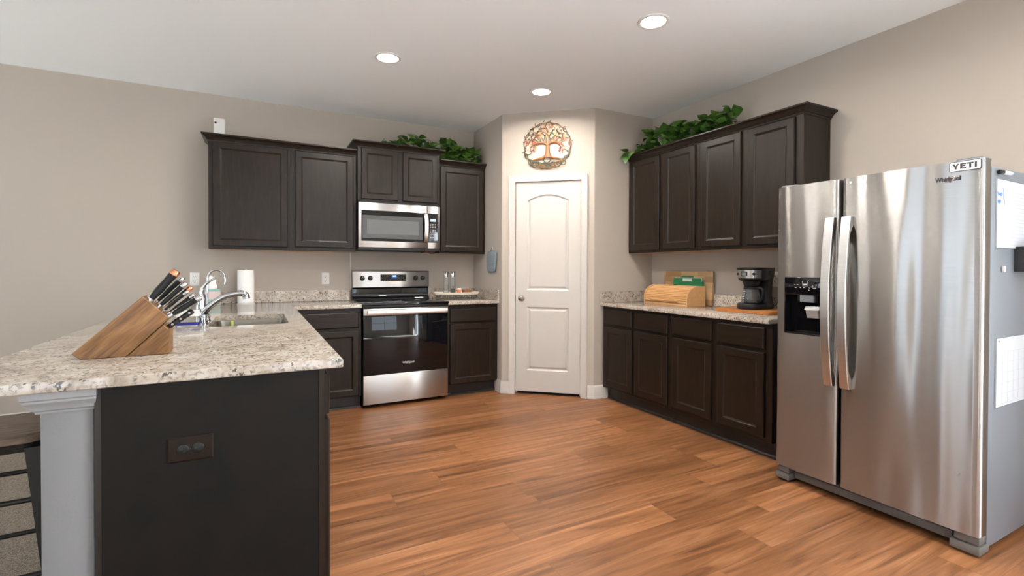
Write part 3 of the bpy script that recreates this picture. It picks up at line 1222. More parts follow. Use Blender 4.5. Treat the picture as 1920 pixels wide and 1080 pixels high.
pn.prism([(.645, 1.026), (.574, 1.030), (.568, 1.036), (.574, 1.188), (.580, 1.194), (.645, 1.196)], 'x', .010, RW - .001, .003)
pn = pn.out('control_panel', 'steel', rg)
for x in (.101, .177, .632, .707):
    m = MB()
    m.lathe([(.0235, .0), (.0235, -.006), (.021, -.010), (.0195, -.024), (.017, -.027), (.0001, -.027)], 26, (x, .572, 1.124), 'y')
    m.box(x - .0035, .572 - .034, 1.124 - .019, x + .0035, .572 - .024, 1.124 + .019, .002)
    k = m.out('control_knob', 'black', pn)
    m = MB()
    m.box(x - .001, .572 - .0345, 1.124 + .006, x + .001, .572 - .0335, 1.124 + .018)
    m.out('pointer', 'legend', k)
m = MB()
m.box(.275, .5685, 1.093, .532, .575, 1.160, .001, 1)
dp = m.out('display', 'blackglass', pn)
m = MB()
m.box(.385, .5678, 1.120, .440, .570, 1.155)
m.out('clock_window', 'bluescreen', dp)
text_mesh('clock_digits', '5:09', .017, 'digits', dp, frame_front(.412, .5674, 1.143), .0002, .0004)
random.seed(3)
for xs in ((.292, .318, .345, .372), (.458, .482, .506, .522)):
    m = MB()
    for x in xs:
        for z in (1.106, 1.125, 1.146):
            if random.random() < .75:
                m.box(x - .006, .5680, z - .0012, x + .006, .5686, z + .0012)
    m.out('key_legends', 'legend', dp)

# ------------------------------------------------------------------ microwave
mw = thing('microwave', 'stainless over-the-range microwave with grey window, above the range', 'microwave', (.811, 4.540, 1.400))
MW, H0, H1 = .778, .014, .4235
m = MB()
m.box(.004, .03, .0, MW - .004, .400, .440)
m.out('body', 'black', mw)
md = MB()
md.box(0, 0, H0, .650, .03, H1, .003)
md = md.out('door', 'steel', mw)
m = MB()
m.box(.026, -.002, .072, .648, .004, .356, .001, 1)
wn = m.out('window', 'blackglass', md)
m = MB()
m.rings_door(.566, .211, [(0, .004), (0, -.0026), (.006, -.0028), (.040, -.0026), (.0405, -.0023)], .036, .098)
m.out('viewing_pane', 'greyglass', wn)
m = MB()
m.box(.0765, -.0030, .1385, .5615, -.0022, .2685)
m.out('mesh_screen', 'greyglass2', wn)
m = MB()
pts = []
for k in range(13):
    u = k / 12
    z = .078 + u * .274
    bow = .034 * math.sin(PI * min(1, max(0, u))) ** .6 + .008
    pts.append((z, -bow))
rings = []
for z, y in pts:
    rings.append([(.611, y, z), (.619, y - .006, z), (.645, y - .006, z), (.651, y, z), (.648, y + .006, z), (.614, y + .006, z)])
m.loft(rings, True, True, True)
m.out('handle', 'handle_steel', md, ang=40)
m = MB()
m.box(.652, 0, H0, MW, .03, H1, .003)
pc = m.out('control_column', 'steel', mw)
m = MB()
m.box(.653, -.002, .072, .753, .004, .356, .001, 1)
pk = m.out('keypad', 'blackglass', pc)
m = MB()
m.box(.676, -.0028, .276, .732, -.0018, .302)
m.out('clock', 'screen', pk)
text_mesh('digits', '5:09', .017, 'digits', pk, frame_front(.705, -.0030, .289), .0001)
m = MB()
for z in (.252, .236, .220, .196, .182, .168, .154):
    for x in (.682, .704, .727):
        w = .004 if z > .21 else .0065
        m.box(x - w, -.0024, z - .0022, x + w, -.0018, z + .0022)
m.out('number_keys', 'legend', pk)
m = MB()
for x in (.682, .704, .727):
    m.box(x - .006, -.0024, .116, x + .006, -.0018, .124)
m.out('start_keys', 'legend', pk)
m = MB()
m.tube([(.386 + .016 * math.cos(a), -.0004, .392 + .006 * math.sin(a)) for a in [R(-160 + 14 * k) for k in range(20)]], .0008, 6)
m.out('badge', 'white', md)
m = MB()
m.box(.0, .01, -.012, MW, .40, .010, .003)
m.out('underside_vent', 'blackmatte', mw)
m = MB()
m.box(.645, .06, -.024, .742, .22, -.0125, .002, 1)
m.out('light_cover', 'brownbox', mw)

# ------------------------------------------------------------------ refrigerator (front faces -x; local x runs towards -y)
fr = thing('refrigerator', 'large stainless side-by-side refrigerator with ice dispenser at the right', 'refrigerator', (2.680, 1.776, 0), R(-90))
FW = .904
m = MB()
m.box(.002, .077, .030, FW, .770, 1.664, .004)
m.out('cabinet_body', 'grey_metal', fr)
m = MB()
m.box(.012, .068, .088, FW - .010, .078, 1.660)
m.out('door_gasket', 'darkgap', fr)


def fridge_door(x0, x1, hole=None):
    z0, z1 = .090, 1.692
    w = x1 - x0

    def bulge(x):
        u = (x - x0) / w
        e = min(u, 1 - u) * w
        edge = .010 * max(0, 1 - e / .012) ** 2
        return -.008 * (1 - (2 * u - 1) ** 2) + .008 * 0 + edge
    xs = sorted({x0, x0 + .004, x0 + .012, x1 - .012, x1 - .004, x1, *[x0 + w * k / 20 for k in range(1, 20)], *([hole[0], hole[1]] if hole else [])})
    zs = sorted({z0, z1, *([hole[2], hole[3]] if hole else []), *[z0 + (z1 - z0) * k / 8 for k in range(9)]})
    t = bmesh.new()
    V = {}

    def vv(i, j):
        if (i, j) not in V:
            V[(i, j)] = t.verts.new((xs[i], bulge(xs[i]), zs[j]))
        return V[(i, j)]
    for i in range(len(xs) - 1):
        for j in range(len(zs) - 1):
            xm, zm = (xs[i] + xs[i + 1]) / 2, (zs[j] + zs[j + 1]) / 2
            if hole and hole[0] < xm < hole[1] and hole[2] < zm < hole[3]:
                continue
            t.faces.new((vv(i, j), vv(i + 1, j), vv(i + 1, j + 1), vv(i, j + 1)))
    # sides, top, bottom, back
    bnd = [e for e in t.edges if len(e.link_faces) == 1]
    r = bmesh.ops.extrude_edge_only(t, edges=bnd)
    nv = [g for g in r['geom'] if isinstance(g, bmesh.types.BMVert)]
    for v in nv:
        inside = hole and hole[0] - 1e-4 <= v.co.x <= hole[1] + 1e-4 and hole[2] - 1e-4 <= v.co.z <= hole[3] + 1e-4
        v.co.y = .06 if inside else .066
    for z in (z0, z1):
        t.faces.new([t.verts.new(p) for p in ((x0, .0665, z0), (x1, .0665, z0), (x1, .0665, z1), (x0, .0665, z1))]) if z == z0 else None
    bmesh.ops.recalc_face_normals(t, faces=t.faces[:])
    m = MB()
    m.add(t)
    return m


HX0, HX1, HZ0, HZ1 = .050, .290, .860, 1.178
fz = fridge_door(.0, .335, (HX0, HX1, HZ0, HZ1)).out('freezer_door', 'fridge_steel', fr, ang=50)
rd = fridge_door(.352, FW, None).out('fresh_food_door', 'fridge_steel', fr, ang=50)
# dispenser
dsp = MB()
dsp.box(HX0 + .001, -.006, 1.080, HX1 - .001, .05, HZ1 - .001, .004)
dsp.box(HX0 + .001, .052, HZ0 + .001, HX1 - .001, .060, 1.080)
dsp.box(HX0 + .0005, -.004, HZ0 + .001, HX0 + .006, .058, 1.08)
dsp.box(HX1 - .006, -.004, HZ0 + .001, HX1 - .0005, .058, 1.08)
dsp.box(HX0 + .001, -.005, HZ0 + .0005, HX1 - .001, .058, HZ0 + .010, .003)
dsp = dsp.out('dispenser', 'blackglass', fz)
m = MB()
m.box(HX0 + .085, .000, 1.040, HX0 + .160, .045, 1.082, .003)
m.out('spout_block', 'grey_metal', dsp)
m = MB()
m.prism([(.008, .955), (.038, .955), (.044, .998), (.002, 1.004), (-.004, .996)], 'x', HX0 + .120, HX0 + .185, .003)
m.prism([(-.006, .998), (.046, .998), (.046, 1.014), (.010, 1.020)], 'x', HX0 + .112, HX0 + .192, .003)
m.out('paddle', 'greyplastic', dsp)
m = MB()
for (x, z, w) in ((.060, 1.136, .006), (.076, 1.137, .009), (.066, 1.120, .010), (.092, 1.120, .007), (.114, 1.121, .010), (.142, 1.120, .007), (.158, 1.136, .006), (.178, 1.137, .010), (.168, 1.120, .016), (.140, 1.108, .006)):
    m.box(HX0 + x - w / 2, -.0068, z - .0012, HX0 + x + w / 2, -.0058, z + .0012)
gx, gz = HX0 + .118, 1.130
m.tube([(gx - .015, -.0062, gz + .026), (gx - .012, -.0062, gz), (gx + .012, -.0062, gz), (gx + .015, -.0062, gz + .026), (gx + .020, -.0062, gz + .032)], .0012, 6)
for a in (-.005, .005):
    m.box(gx + a - .004, -.0068, gz + .004, gx + a + .004, -.0058, gz + .012)
m.out('panel_icons', 'legend', dsp)
# handles
def fridge_handle(xc, parent):
    m = MB()
    rings = []
    n = 20
    for k in range(n + 1):
        u = k / n
        z = .612 + u * .880
        s = math.sin(PI * u)
        yf = -.030 - .040 * s ** .8
        yb = yf + .014 if 0.06 < u < .94 else -.004
        hw = .0225
        rings.append([(xc - hw, yb, z), (xc - hw, yf + .003, z), (xc - hw + .003, yf, z), (xc + hw - .003, yf, z), (xc + hw, yf + .003, z), (xc + hw, yb, z)])
    m.loft(rings, True, True, True)
    return m.out('handle', 'handle_steel', parent, ang=40)


fridge_handle(.305, fz)
fridge_handle(.386, rd)
# hinge covers, toe grille, feet
m = MB()
m.box(.010, .02, 1.692, .10, .12, 1.703, .004)
m.out('hinge_cover', 'grey_metal', fr)
m = MB()
m.box(FW - .10, .02, 1.692, FW - .012, .12, 1.703, .004)
m.out('hinge_cover', 'grey_metal', fr)
m = MB()
m.box(.085, .050, .022, FW - .105, .085, .062, .004)
for k in range(4):
    m.box(.10 + k * .18, .060, .062, .25 + k * .18, .085, .076)
m.out('toe_grille', 'fridge_base', fr)
m = MB()
m.box(.09, .070, .02, FW - .1, .09, .088)
m.out('grille_shadow_gap', 'darkgap', fr)
for x0, x1 in ((.0, .080), (FW - .100, FW + .001)):
    m = MB()
    m.box(x0, .004, .012, x1, .10, .048, .003)
    m.box(x0 + .012, .012, .052, x1 - .004, .10, .083, .003)
    m.out('foot_cover', 'fridge_base', fr)
for x in (.04, FW - .045):
    for y in (.09, .70):
        m = MB()
        m.lathe([(.02, 0), (.02, .010), (.014, .013), (.014, .03)], 14, (x, y, 0))
        m.out('levelling_foot', 'black', fr)
# sticker and badge on the right door
st = MB()


def rr2(x0, z0, x1, z1, r, y, n=5):
    pts = []
    for (cx, cz, a0) in ((x1 - r, z0 + r, -90), (x1 - r, z1 - r, 0), (x0 + r, z1 - r, 90), (x0 + r, z0 + r, 180)):
        for k in range(n + 1):
            a = R(a0 + 90 * k / n)
            pts.append((cx + r * math.cos(a), y, cz + r * math.sin(a)))
    return pts


sx0, sx1, sz0, sz1 = .791, .898, 1.645, 1.688
st.loft([rr2(sx0, sz0, sx1, sz1, .008, .003), rr2(sx0, sz0, sx1, sz1, .008, -.0045)], True, True, True)
st = st.out('brand_sticker', 'inkdark', rd)
m = MB()
m.loft([rr2(sx0 + .0025, sz0 + .0025, sx1 - .0025, sz1 - .0025, .006, -.0042), rr2(sx0 + .0025, sz0 + .0025, sx1 - .0025, sz1 - .0025, .006, -.0049)], True, True, True)
m.out('sticker_face', 'white', st)
m = MB()
yy = -.0054


def poly(pts, mb=m):
    mb.prism(pts, 'y', yy, yy + .0006)


lx, lz, lh = sx0 + .010, sz0 + .010, .0235
poly([(lx, lz + lh), (lx + .008, lz + lh), (lx + .0125, lz + lh * .60), (lx + .017, lz + lh), (lx + .025, lz + lh), (lx + .016, lz + lh * .40), (lx + .016, lz), (lx + .009, lz), (lx + .009, lz + lh * .40)])
lx += .0275
poly([(lx, lz), (lx + .020, lz), (lx + .020, lz + .0055), (lx + .007, lz + .0055), (lx + .007, lz + .0095), (lx + .018, lz + .0095), (lx + .018, lz + .0145), (lx + .007, lz + .0145), (lx + .007, lz + lh - .0055), (lx + .020, lz + lh - .0055), (lx + .020, lz + lh), (lx, lz + lh)])
lx += .0225
poly([(lx, lz + lh), (lx, lz + lh - .0058), (lx + .0075, lz + lh - .0058), (lx + .0075, lz), (lx + .0145, lz), (lx + .0145, lz + lh - .0058), (lx + .022, lz + lh - .0058), (lx + .022, lz + lh)])
lx += .0255
poly([(lx, lz), (lx + .0072, lz), (lx + .0072, lz + lh), (lx, lz + lh)])
m.out('sticker_letters', 'inkdark', st)
st.location.y = -.0024
text_mesh('badge_letters', 'Whirlpool', .0262, 'inkdark', rd, frame_front(.787, -.0076, 1.617), .0006, .0009, .80)
m = MB()
m.tube([(.792 + .020 * math.cos(a), -.0078, 1.616 + .009 * math.sin(a) + .006 * math.cos(a)) for a in [R(-140 + 12 * k) for k in range(22)]], .0008, 6)
m.out('badge_ring', 'copper', rd)
for (x, z, r) in ((.46, 1.668, .004), (.395, 1.665, .005), (.40, 1.64, .002), (.835, .34, .004)):
    m = MB()
    m.lathe([(r, -.0012), (r, -.0048), (.0001, -.0048)], 8, (x, -.0035, z), 'y')
    m.out('sticker_residue', 'white' if z > 1 else 'greyplastic', rd)

# things on the fridge side (side plane y = .872, facing -y)
YS = 1.776 - FW - .0005
wb = thing('whiteboard', 'white lined magnetic board with blue handwriting on the refrigerator side', 'whiteboard', (2.797, YS, 1.316))
m = MB()
m.box(0, -.004, 0, .43, 0, .298, .001, 1)
m.out('sheet', 'board', wb)
m = MB()
for (a, b, c, d) in ((0, 0, .43, .002), (0, .296, .43, .298), (0, 0, .002, .298), (.428, 0, .43, .298)):
    m.box(a, -.0045, b, c, -.0036, d)
m.out('border', 'piping', wb)
m = MB()
for k in range(15):
    m.box(.07 if k > 10 else .01, -.0043, .016 + k * .0165, .42, -.0037, .0168 + k * .0165)
m.out('ruled_lines', 'line', wb)
m = MB()
random.seed(5)
for zc, w in ((.232, .050), (.200, .034)):
    pts = []
    n = 40
    for k in range(n):
        u = k / (n - 1)
        pts.append((.006 + u * w, -.0044, zc + .007 * math.sin(u * 34) + .004 * random.uniform(-1, 1)))
    m.tube(pts, .0007, 5)
m.tube([(.060, -.0044, .262), (.068, -.0044, .24), (.064, -.0044, .215), (.075, -.0044, .21), (.082, -.0044, .195), (.07, -.0044, .185)], .0006, 5)
m.out('handwriting', 'ink', wb)
cb = thing('calendar_board', 'white magnetic calendar grid board low on the refrigerator side', 'calendar', (2.812, YS, .624))
m = MB()
m.box(0, -.004, 0, .43, 0, .303, .001, 1)
m.out('sheet', 'board', cb)
m = MB()
for (a, b, c, d) in ((0, 0, .43, .002), (0, .301, .43, .303), (0, 0, .002, .303), (.428, 0, .43, .303)):
    m.box(a, -.0045, b, c, -.0036, d)
m.out('border', 'piping', cb)
m = MB()
for k in range(6):
    m.box(.008, -.0043, .012 + k * .045, .422, -.0037, .0127 + k * .045)
for k in range(8):
    m.box(.008 + k * .059, -.0043, .012, .0087 + k * .059, -.0037, .2377)
m.out('grid_lines', 'line', cb)
text_mesh('heading', 'May', .014, 'line', cb, frame_front(.030, -.0042, .288), .0002)
mk = thing('marker', 'white dry-erase marker with black cap on top of the lined board', 'marker', (2.800, YS - .010, 1.640), R(0))
m = MB()
m.tube([(.034, 0, .001), (.11, 0, .003)], .0085, 14)
m.out('barrel', 'white', mk)
m = MB()
m.tube([(-.004, 0, 0), (.002, 0, 0), (.034, 0, .001)], [.005, .0095, .0095], 14)
m.out('cap', 'black', mk)
m = MB()
m.tube([(.11, 0, .003), (.128, 0, .0035)], [.0085, .0075], 14)
m.out('end_plug', 'lightblue', mk)
m = MB()
m.box(2.862, YS - .012, 1.212, 2.878, YS, 1.238, .004)
tag(m.out('magnet', 'white'), 'small white oval magnet clip on the refrigerator side', 'magnet')
ph = thing('pen_holder', 'black felt magnetic pen holder on the refrigerator side', 'holder', (3.004, YS, 1.214))
m = MB()
t_ = [(0, 0), (.21, 0), (.21, -.075), (0, -.075)]
m.box(0, -.075, 0, .21, -.072, .112, .001, 1)
m.box(0, -.003, 0, .21, 0, .112, .001, 1)
m.box(0, -.075, 0, .003, 0, .112, .001, 1)
m.box(.207, -.075, 0, .21, 0, .112, .001, 1)
m.box(0, -.075, 0, .21, 0, .003, .001, 1)
m.out('pocket', 'felt', ph)

# ------------------------------------------------------------------ ceiling lights
def downlight(x, y, label, power=17.5):
    t = thing('ceiling_light', label, 'light', (x, y, ZC), 0, 'recessed ceiling lights')
    m = MB()
    m.lathe([(.072, -.001), (.075, -.006), (.088, -.007), (.094, -.003), (.095, 0)], 40)
    m.out('trim_ring', 'white', t)
    m = MB()
    m.lathe([(.0725, -.0005), (.0725, -.002), (.05, -.0035), (.0001, -.004)], 32)
    m.out('lens', 'lens', t)
    area('lamp', (0, 0, -.012), (0, 0, 0), .13, .13, power, (1.0, .95, .88), 'DISK', 170, t)
    return t


downlight(.827, 3.488, 'round recessed ceiling light on the left, above the range side')
downlight(2.132, 2.218, 'round recessed ceiling light nearest the camera, largest of the three')
downlight(2.139, 3.539, 'round recessed ceiling light closest to the pantry wall')
downlight(.827, 2.200, 'round recessed ceiling light over the near end of the peninsula')
downlight(2.132, .70, 'added out-of-view ceiling light in front of the refrigerator, for extra bounce')  # added lamp out of view, lights the floor for more bounce

# ------------------------------------------------------------------ things on the peninsula
# knife block (side profile in x, z; thickness along y)
kb = thing('knife_block', 'slanted wooden knife block at the near corner of the peninsula', 'knife block', (-.42, 2.12, ZT))
m = MB()
BX = -.42


def bp(x, z):
    return (x - BX, z - ZT)


m.prism([bp(-.529, .9085), bp(-.555, .928), bp(-.360, 1.119), bp(-.283, 1.038), bp(-.300, 1.0195), bp(-.408, .9085)], 'y', 0, .105, .002, 1)
m.out('slotted_block', 'block', kb)
m = MB()
m.prism([bp(-.405, .9085), bp(-.2995, 1.016), bp(-.2845, .997), bp(-.2845, .9085)], 'y', .0005, .1045, .002, 1)
m.out('wedge_foot', 'block', kb)


def knife(label, base, tip, y, w, t, style):
    """handle from base to tip (x, z) at depth y; w handle height, t thickness"""
    a = Vector((base[0], y, base[1]))
    b = Vector((tip[0], y, tip[1]))
    d = (b - a)
    L_ = d.length
    d.normalize()
    ang = math.atan2(d.z, d.x)
    k = thing('kitchen_knife', label, 'knife', a, 0, 'knives in the block')
    rot = Matrix.Rotation(-ang, 4, 'Y')      # local x along the handle
    cap = .018 if style in ('copper', 'steel') else 0
    m = MB()
    prof = [(.012, w * .34), (.02, w * .38), (L_ * .35, w * .48), (L_ * .60, w * .44), (L_ - cap - .008, w * .49), (L_ - cap, w * .48)]
    rings = []
    for x, h in prof:
        rings.append([(x, t / 2 * math.cos(q) * 1.0, h * math.sin(q)) for q in [2 * PI * i / 14 for i in range(14)]])
    if style == 'rivet':
        rings.append([(L_ + w * .18, t / 2 * .8 * math.cos(q), w * .36 * math.sin(q)) for q in [2 * PI * i / 14 for i in range(14)]])
    m.loft(rings, True, True, True, mtx=rot)
    m.out('handle', 'black', k, ang=50)
    if style != 'rivet':
        m = MB()
        m.box(.010, -.0012, -w * .50, L_ - cap, .0012, w * .50, mtx=rot)
        m.out('tang', 'chrome', k)
    m = MB()
    m.loft([[(x, t * .42 * math.cos(q), h * math.sin(q)) for q in [2 * PI * i / 12 for i in range(12)]] for x, h in ((-.020, w * .30), (.0, w * .34), (.013, w * .40))], True, True, True, mtx=rot)
    m.box(-.075, -.001, -w * .28, -.018, .001, w * .28, mtx=rot)
    m.out('bolster', 'chrome' if style != 'rivet' else 'black', k)
    if cap:
        m = MB()
        m.loft([[(x, t / 2 * s_ * math.cos(q), w * .5 * s_ * math.sin(q)) for q in [2 * PI * i / 14 for i in range(14)]] for x, s_ in ((L_ - cap - .001, 1.02), (L_ - .004, 1.05), (L_, .85))], True, True, True, mtx=rot)
        m.out('end_cap', 'copper' if style == 'copper' else 'chrome', k)
    if style == 'rivet':
        for u in (.22, .55, .90):
            m = MB()
            m.lathe([(.0042, -t / 2 - .0006), (.0042, t / 2 + .0006)], 12, (L_ * u, 0, 0), 'y', mtx=rot)
            m.out('rivet', 'chrome', k)
    return k


knife('large black knife with a copper end cap, highest in the wooden block', (-.344, 1.100), (-.261, 1.209), 2.138, .030, .024, 'copper')
knife('slim black knife with steel bolster, second from the top of the block', (-.331, 1.091), (-.246, 1.184), 2.172, .018, .016, 'steel')
knife('black knife with steel end cap, third from the top of the block', (-.318, 1.077), (-.234, 1.164), 2.142, .019, .016, 'steel')
knife('dark knife with a copper end cap, fourth from the top of the block', (-.304, 1.066), (-.219, 1.149), 2.165, .019, .017, 'copper')
knife('slim knife with steel end cap beside the lower copper-capped knife', (-.306, 1.060), (-.227, 1.134), 2.136, .013, .014, 'steel')
knife('slim knife with steel end cap just above the long lower black handle', (-.292, 1.050), (-.209, 1.121), 2.150, .015, .014, 'steel')
knife('long black-handled knife near the bottom of the slanted face, pointing at the faucet', (-.284, 1.044), (-.187, 1.112), 2.140, .022, .020, 'steel')
knife('black riveted knife in the lowest slot of the wooden block', (-.293, 1.000), (-.217, 1.058), 2.152, .022, .016, 'rivet')

# faucet
fc = thing('faucet', 'chrome single-lever kitchen faucet with arched pull-out spout behind the sink', 'faucet', (-.283, 3.26, ZT))
m = MB()
m.lathe([(.032, 0), (.032, .006), (.026, .010), (.024, .05), (.025, .085), (.022, .10), (.022, .150), (.019, .162), (.0001, .166)], 28)
m.out('body', 'chrome', fc)
m = MB()


def smooth_pts(P, n=8):
    P = [Vector(p) for p in P]
    out = []
    for i in range(len(P) - 1):
        p0, p1, p2, p3 = P[max(0, i - 1)], P[i], P[i + 1], P[min(len(P) - 1, i + 2)]
        for k in range(n):
            t = k / n
            out.append(.5 * ((2 * p1) + (-p0 + p2) * t + (2 * p0 - 5 * p1 + 4 * p2 - p3) * t * t + (-p0 + 3 * p1 - 3 * p2 + p3) * t ** 3))
    out.append(P[-1])
    return out


sp = smooth_pts([(.004, -.01, .03), (.022, -.015, .072), (.060, -.02, .110), (.105, -.025, .142), (.150, -.03, .158), (.190, -.035, .164)])
m.tube(sp, [.020 - .006 * i / len(sp) for i in range(len(sp))], 16)
sh = smooth_pts([(.180, -.034, .165), (.205, -.037, .164), (.222, -.038, .150), (.226, -.038, .132)])
m.tube(sh, [.016 + .004 * i / len(sh) for i in range(len(sh))], 16)
m.out('spout', 'chrome', fc)
m = MB()
lv = smooth_pts([(0, 0, .145), (-.002, -.002, .172), (.010, -.004, .205), (.035, -.008, .233), (.072, -.012, .254)])
m.tube(lv, [.018 - .0135 * (i / len(lv)) ** .6 for i in range(len(lv))], 14)
m.out('lever', 'chrome', fc)
gf = thing('filter_faucet', 'thin chrome gooseneck filter tap beside the main faucet', 'faucet', (-.262, 3.345, ZT))
m = MB()
m.lathe([(.020, 0), (.020, .005), (.012, .009), (.010, .04), (.0065, .045), (.0065, .06), (.0001, .06)], 20)
m.out('base', 'chrome', gf)
m = MB()
g = [(0, 0, .05), (0, 0, .15), (0, 0, .235)]
for k in range(1, 15):
    a = PI - k / 14 * R(205)
    g.append((.046 + .046 * math.cos(a), 0, .240 + .060 * math.sin(a)))
m.tube(g, .0058, 12)
m.out('gooseneck', 'chrome', gf)
m = MB()
m.tube([(0, 0, .035), (-.02, -.025, .040)], [.005, .004], 10)
m.out('tap_lever', 'chrome', gf)
sd = thing('soap_pump', 'short chrome soap dispenser pump at the sink rim', 'dispenser', (-.262, 3.16, ZT))
m = MB()
m.lathe([(.018, 0), (.018, .004), (.010, .008), (.009, .035), (.0115, .036), (.0115, .052), (.004, .056), (.0001, .056)], 20)
m.out('pump_body', 'chrome', sd)
m = MB()
m.tube([(0, 0, .050), (.025, -.01, .048), (.030, -.012, .040)], .004, 10)
m.out('nozzle', 'chrome', sd)
# clear tub behind the knives
tb = thing('clear_container', 'clear container with white upper band and blue lower band behind the knives', 'container', (-.325, 3.05, ZT))
m = MB()
t_o = rrect(-.052, -.035, .052, .035, .012, .0)
m.loft([rrect(-.048, -.032, .048, .032, .012, .0005), rrect(-.052, -.035, .052, .035, .012, .010), rrect(-.052, -.035, .052, .035, .012, .118), rrect(-.049, -.032, .049, .032, .010, .118), rrect(-.049, -.032, .049, .032, .010, .006)], True, True, True)
m.out('tub', 'glass', tb)
for z0, z1, mt, nm in ((.058, .090, 'white', 'white_band'), (.012, .026, 'blue', 'blue_band')):
    m = MB()
    m.loft([rrect(-.0526, -.0356, .0526, .0356, .0125, z0), rrect(-.0526, -.0356, .0526, .0356, .0125, z1), rrect(-.0521, -.0351, .0521, .0351, .012, z1), rrect(-.0521, -.0351, .0521, .0351, .012, z0), rrect(-.0526, -.0356, .0526, .0356, .0125, z0)], True, False, False)
    m.out(nm, mt, tb)
# sponge in the sink
m = MB()
m.box(-.158, 3.630, .786, -.140, 3.6545, .876, .004)
tag(m.out('sponge', 'yellowgreen'), 'lime green sponge standing against the far wall of the sink', 'sponge')
# paper towel roll
pt = thing('paper_towel_roll', 'white paper towel roll standing on the worktop beside the sink', 'paper towel', (-.091, 4.835, ZT))
m = MB()
m.lathe([(.019, .008), (.062, .006), (.0655, .010), (.0655, .290), (.062, .294), (.019, .292), (.019, .008)], 40)
m.out('roll', 'paper', pt)
m = MB()
m.lathe([(.07, 0), (.07, .005), (.010, .0055), (.010, .296), (.006, .303), (.0001, .304)], 28)
m.out('holder', 'white', pt)
# tissue box
tx = thing('tissue_box', 'pale tissue box with teal bands and a white tissue on the back worktop', 'tissue box', (-.336, 4.82, ZT))
m = MB()
m.box(-.055, -.055, 0, .055, .055, .132, .002, 1)
m.out('carton', 'pink', tx)
for z0, z1, mt in ((.112, .133, 'teal'), (.004, .05, 'teal')):
    m = MB()
    m.box(-.0556, -.0556, z0, .0556, .0556, z1, .002, 1)
    m.out('printed_band', mt, tx)
m = MB()
random.seed(11)
rings = []
for k in range(8):
    u = k / 7
    rr_ = .034 * (1 - u * .45) * (1 + .15 * math.sin(u * 9))
    rings.append([(rr_ * math.cos(q) * (1 + .25 * math.sin(q * 3 + u * 4)) - .012 + .012 * u, rr_ * .5 * math.sin(q), .131 + u * .105 + .012 * math.sin(q * 2) * u) for q in [2 * PI * i / 16 for i in range(16)]])
m.loft(rings, True, True, True)
m.out('tissue', 'paper', tx, ang=60)
# white box on the left wall cabinet
dv = thing('white_device', 'small white rounded camera device on top of the left wall cabinet', 'device', (-.280, 4.78, ZU + .8945))
m = MB()
m.loft([rrect(-.042, -.04, .042, .04, .018, 0), rrect(-.043, -.041, .043, .041, .018, .20), rrect(-.040, -.038, .040, .038, .016, .206)], True, True, True)
m.out('housing', 'white', dv)
m = MB()
m.lathe([(.0085, 0), (.0085, -.0015), (.0001, -.0015)], 18, (-.027, -.0395, .165), 'y')
m.out('lens', 'black', dv)

# thin white strip on the wall left of the range
m = MB()
m.box(.8045, YB - .004, 1.010, .8105, YB - .0005, 1.374)
tag(m.out('wall_cord_strip', 'white'), 'thin white vertical strip on the wall just left of the range', 'strip')

# oven mitt on the pantry side wall (hangs in the y-z plane)
om = thing('oven_mitt', 'grey quilted oven mitt hanging on the short wall beside the pantry', 'mitt', (2.118, 4.449, 1.424))
mp_ = [(-.118, -.062), (-.110, -.040), (-.085, -.028), (.02, -.028), (.075, -.036), (.100, -.058), (.106, -.10), (.100, -.19), (.088, -.222), (.06, -.236), (-.06, -.236), (-.084, -.224), (-.096, -.20)]
m = MB()
m.prism([(a, b) for a, b in mp_], 'x', -.026, -.004, .008, 2)
m.out('quilted_pad', 'quilt', om)
m = MB()
m.tube([(-.015, a * 1.01, b) for a, b in mp_], .0065, 8, True)
m.out('edge_binding', 'piping', om)
m = MB()
m.tube([(-.014, -.012, -.03), (-.016, -.016, -.008), (-.014, 0, .006), (-.012, .014, -.008), (-.014, .012, -.03)], .0028, 8)
m.out('hanging_loop', 'piping', om)
m = MB()
m.box(-.006, -.010, -.012, -.0005, .010, .022, .003)
m.tube([(-.004, 0, -.006), (-.018, 0, -.008), (-.020, 0, .004)], .003, 8)
m.out('wall_hook', 'white', om)

# tray with bottles on the small worktop
ty = thing('footed_tray', 'oval ivory tray on a pierced bronze rim, right of the range', 'tray', (1.800, 4.620, ZT))
TA, TB = .235, .115
m = MB()
m.lathe([(.0001, .056), (.88, .056), (.94, .058), (1.0, .072), (1.02, .074), (1.02, .068), (.96, .050), (.0001, .048)], 48, sx=TA, sy=TB)
m.out('plate', 'ivory', ty)
m = MB()
for z, r in ((.012, .0035), (.047, .004)):
    m.tube([(TA * .93 * math.cos(2 * PI * k / 60), TB * .93 * math.sin(2 * PI * k / 60), z) for k in range(60)], r, 8, True)
nb = 22
for k in range(nb):
    a0, a1 = 2 * PI * k / nb, 2 * PI * (k + .5) / nb
    a2 = 2 * PI * (k + 1) / nb

    def ep(a, z, s=.93):
        return (TA * s * math.cos(a), TB * s * math.sin(a), z)
    m.tube(smooth_pts([ep(a0, .013), ep((a0 + a1) / 2, .040), ep(a1, .030), ep((a1 + a2) / 2, .040), ep(a2, .013)], 4), .0026, 6)
    m.tube([ep(a1, .014), ep(a1, .046)], .0026, 6)
for k in range(4):
    a = PI / 4 + k * PI / 2
    m.lathe([(.006, 0), (.008, .006), (.005, .012)], 12, ep(a, .0))
m.out('pierced_gallery', 'bronze', ty)
ZTR = ZT + .0565


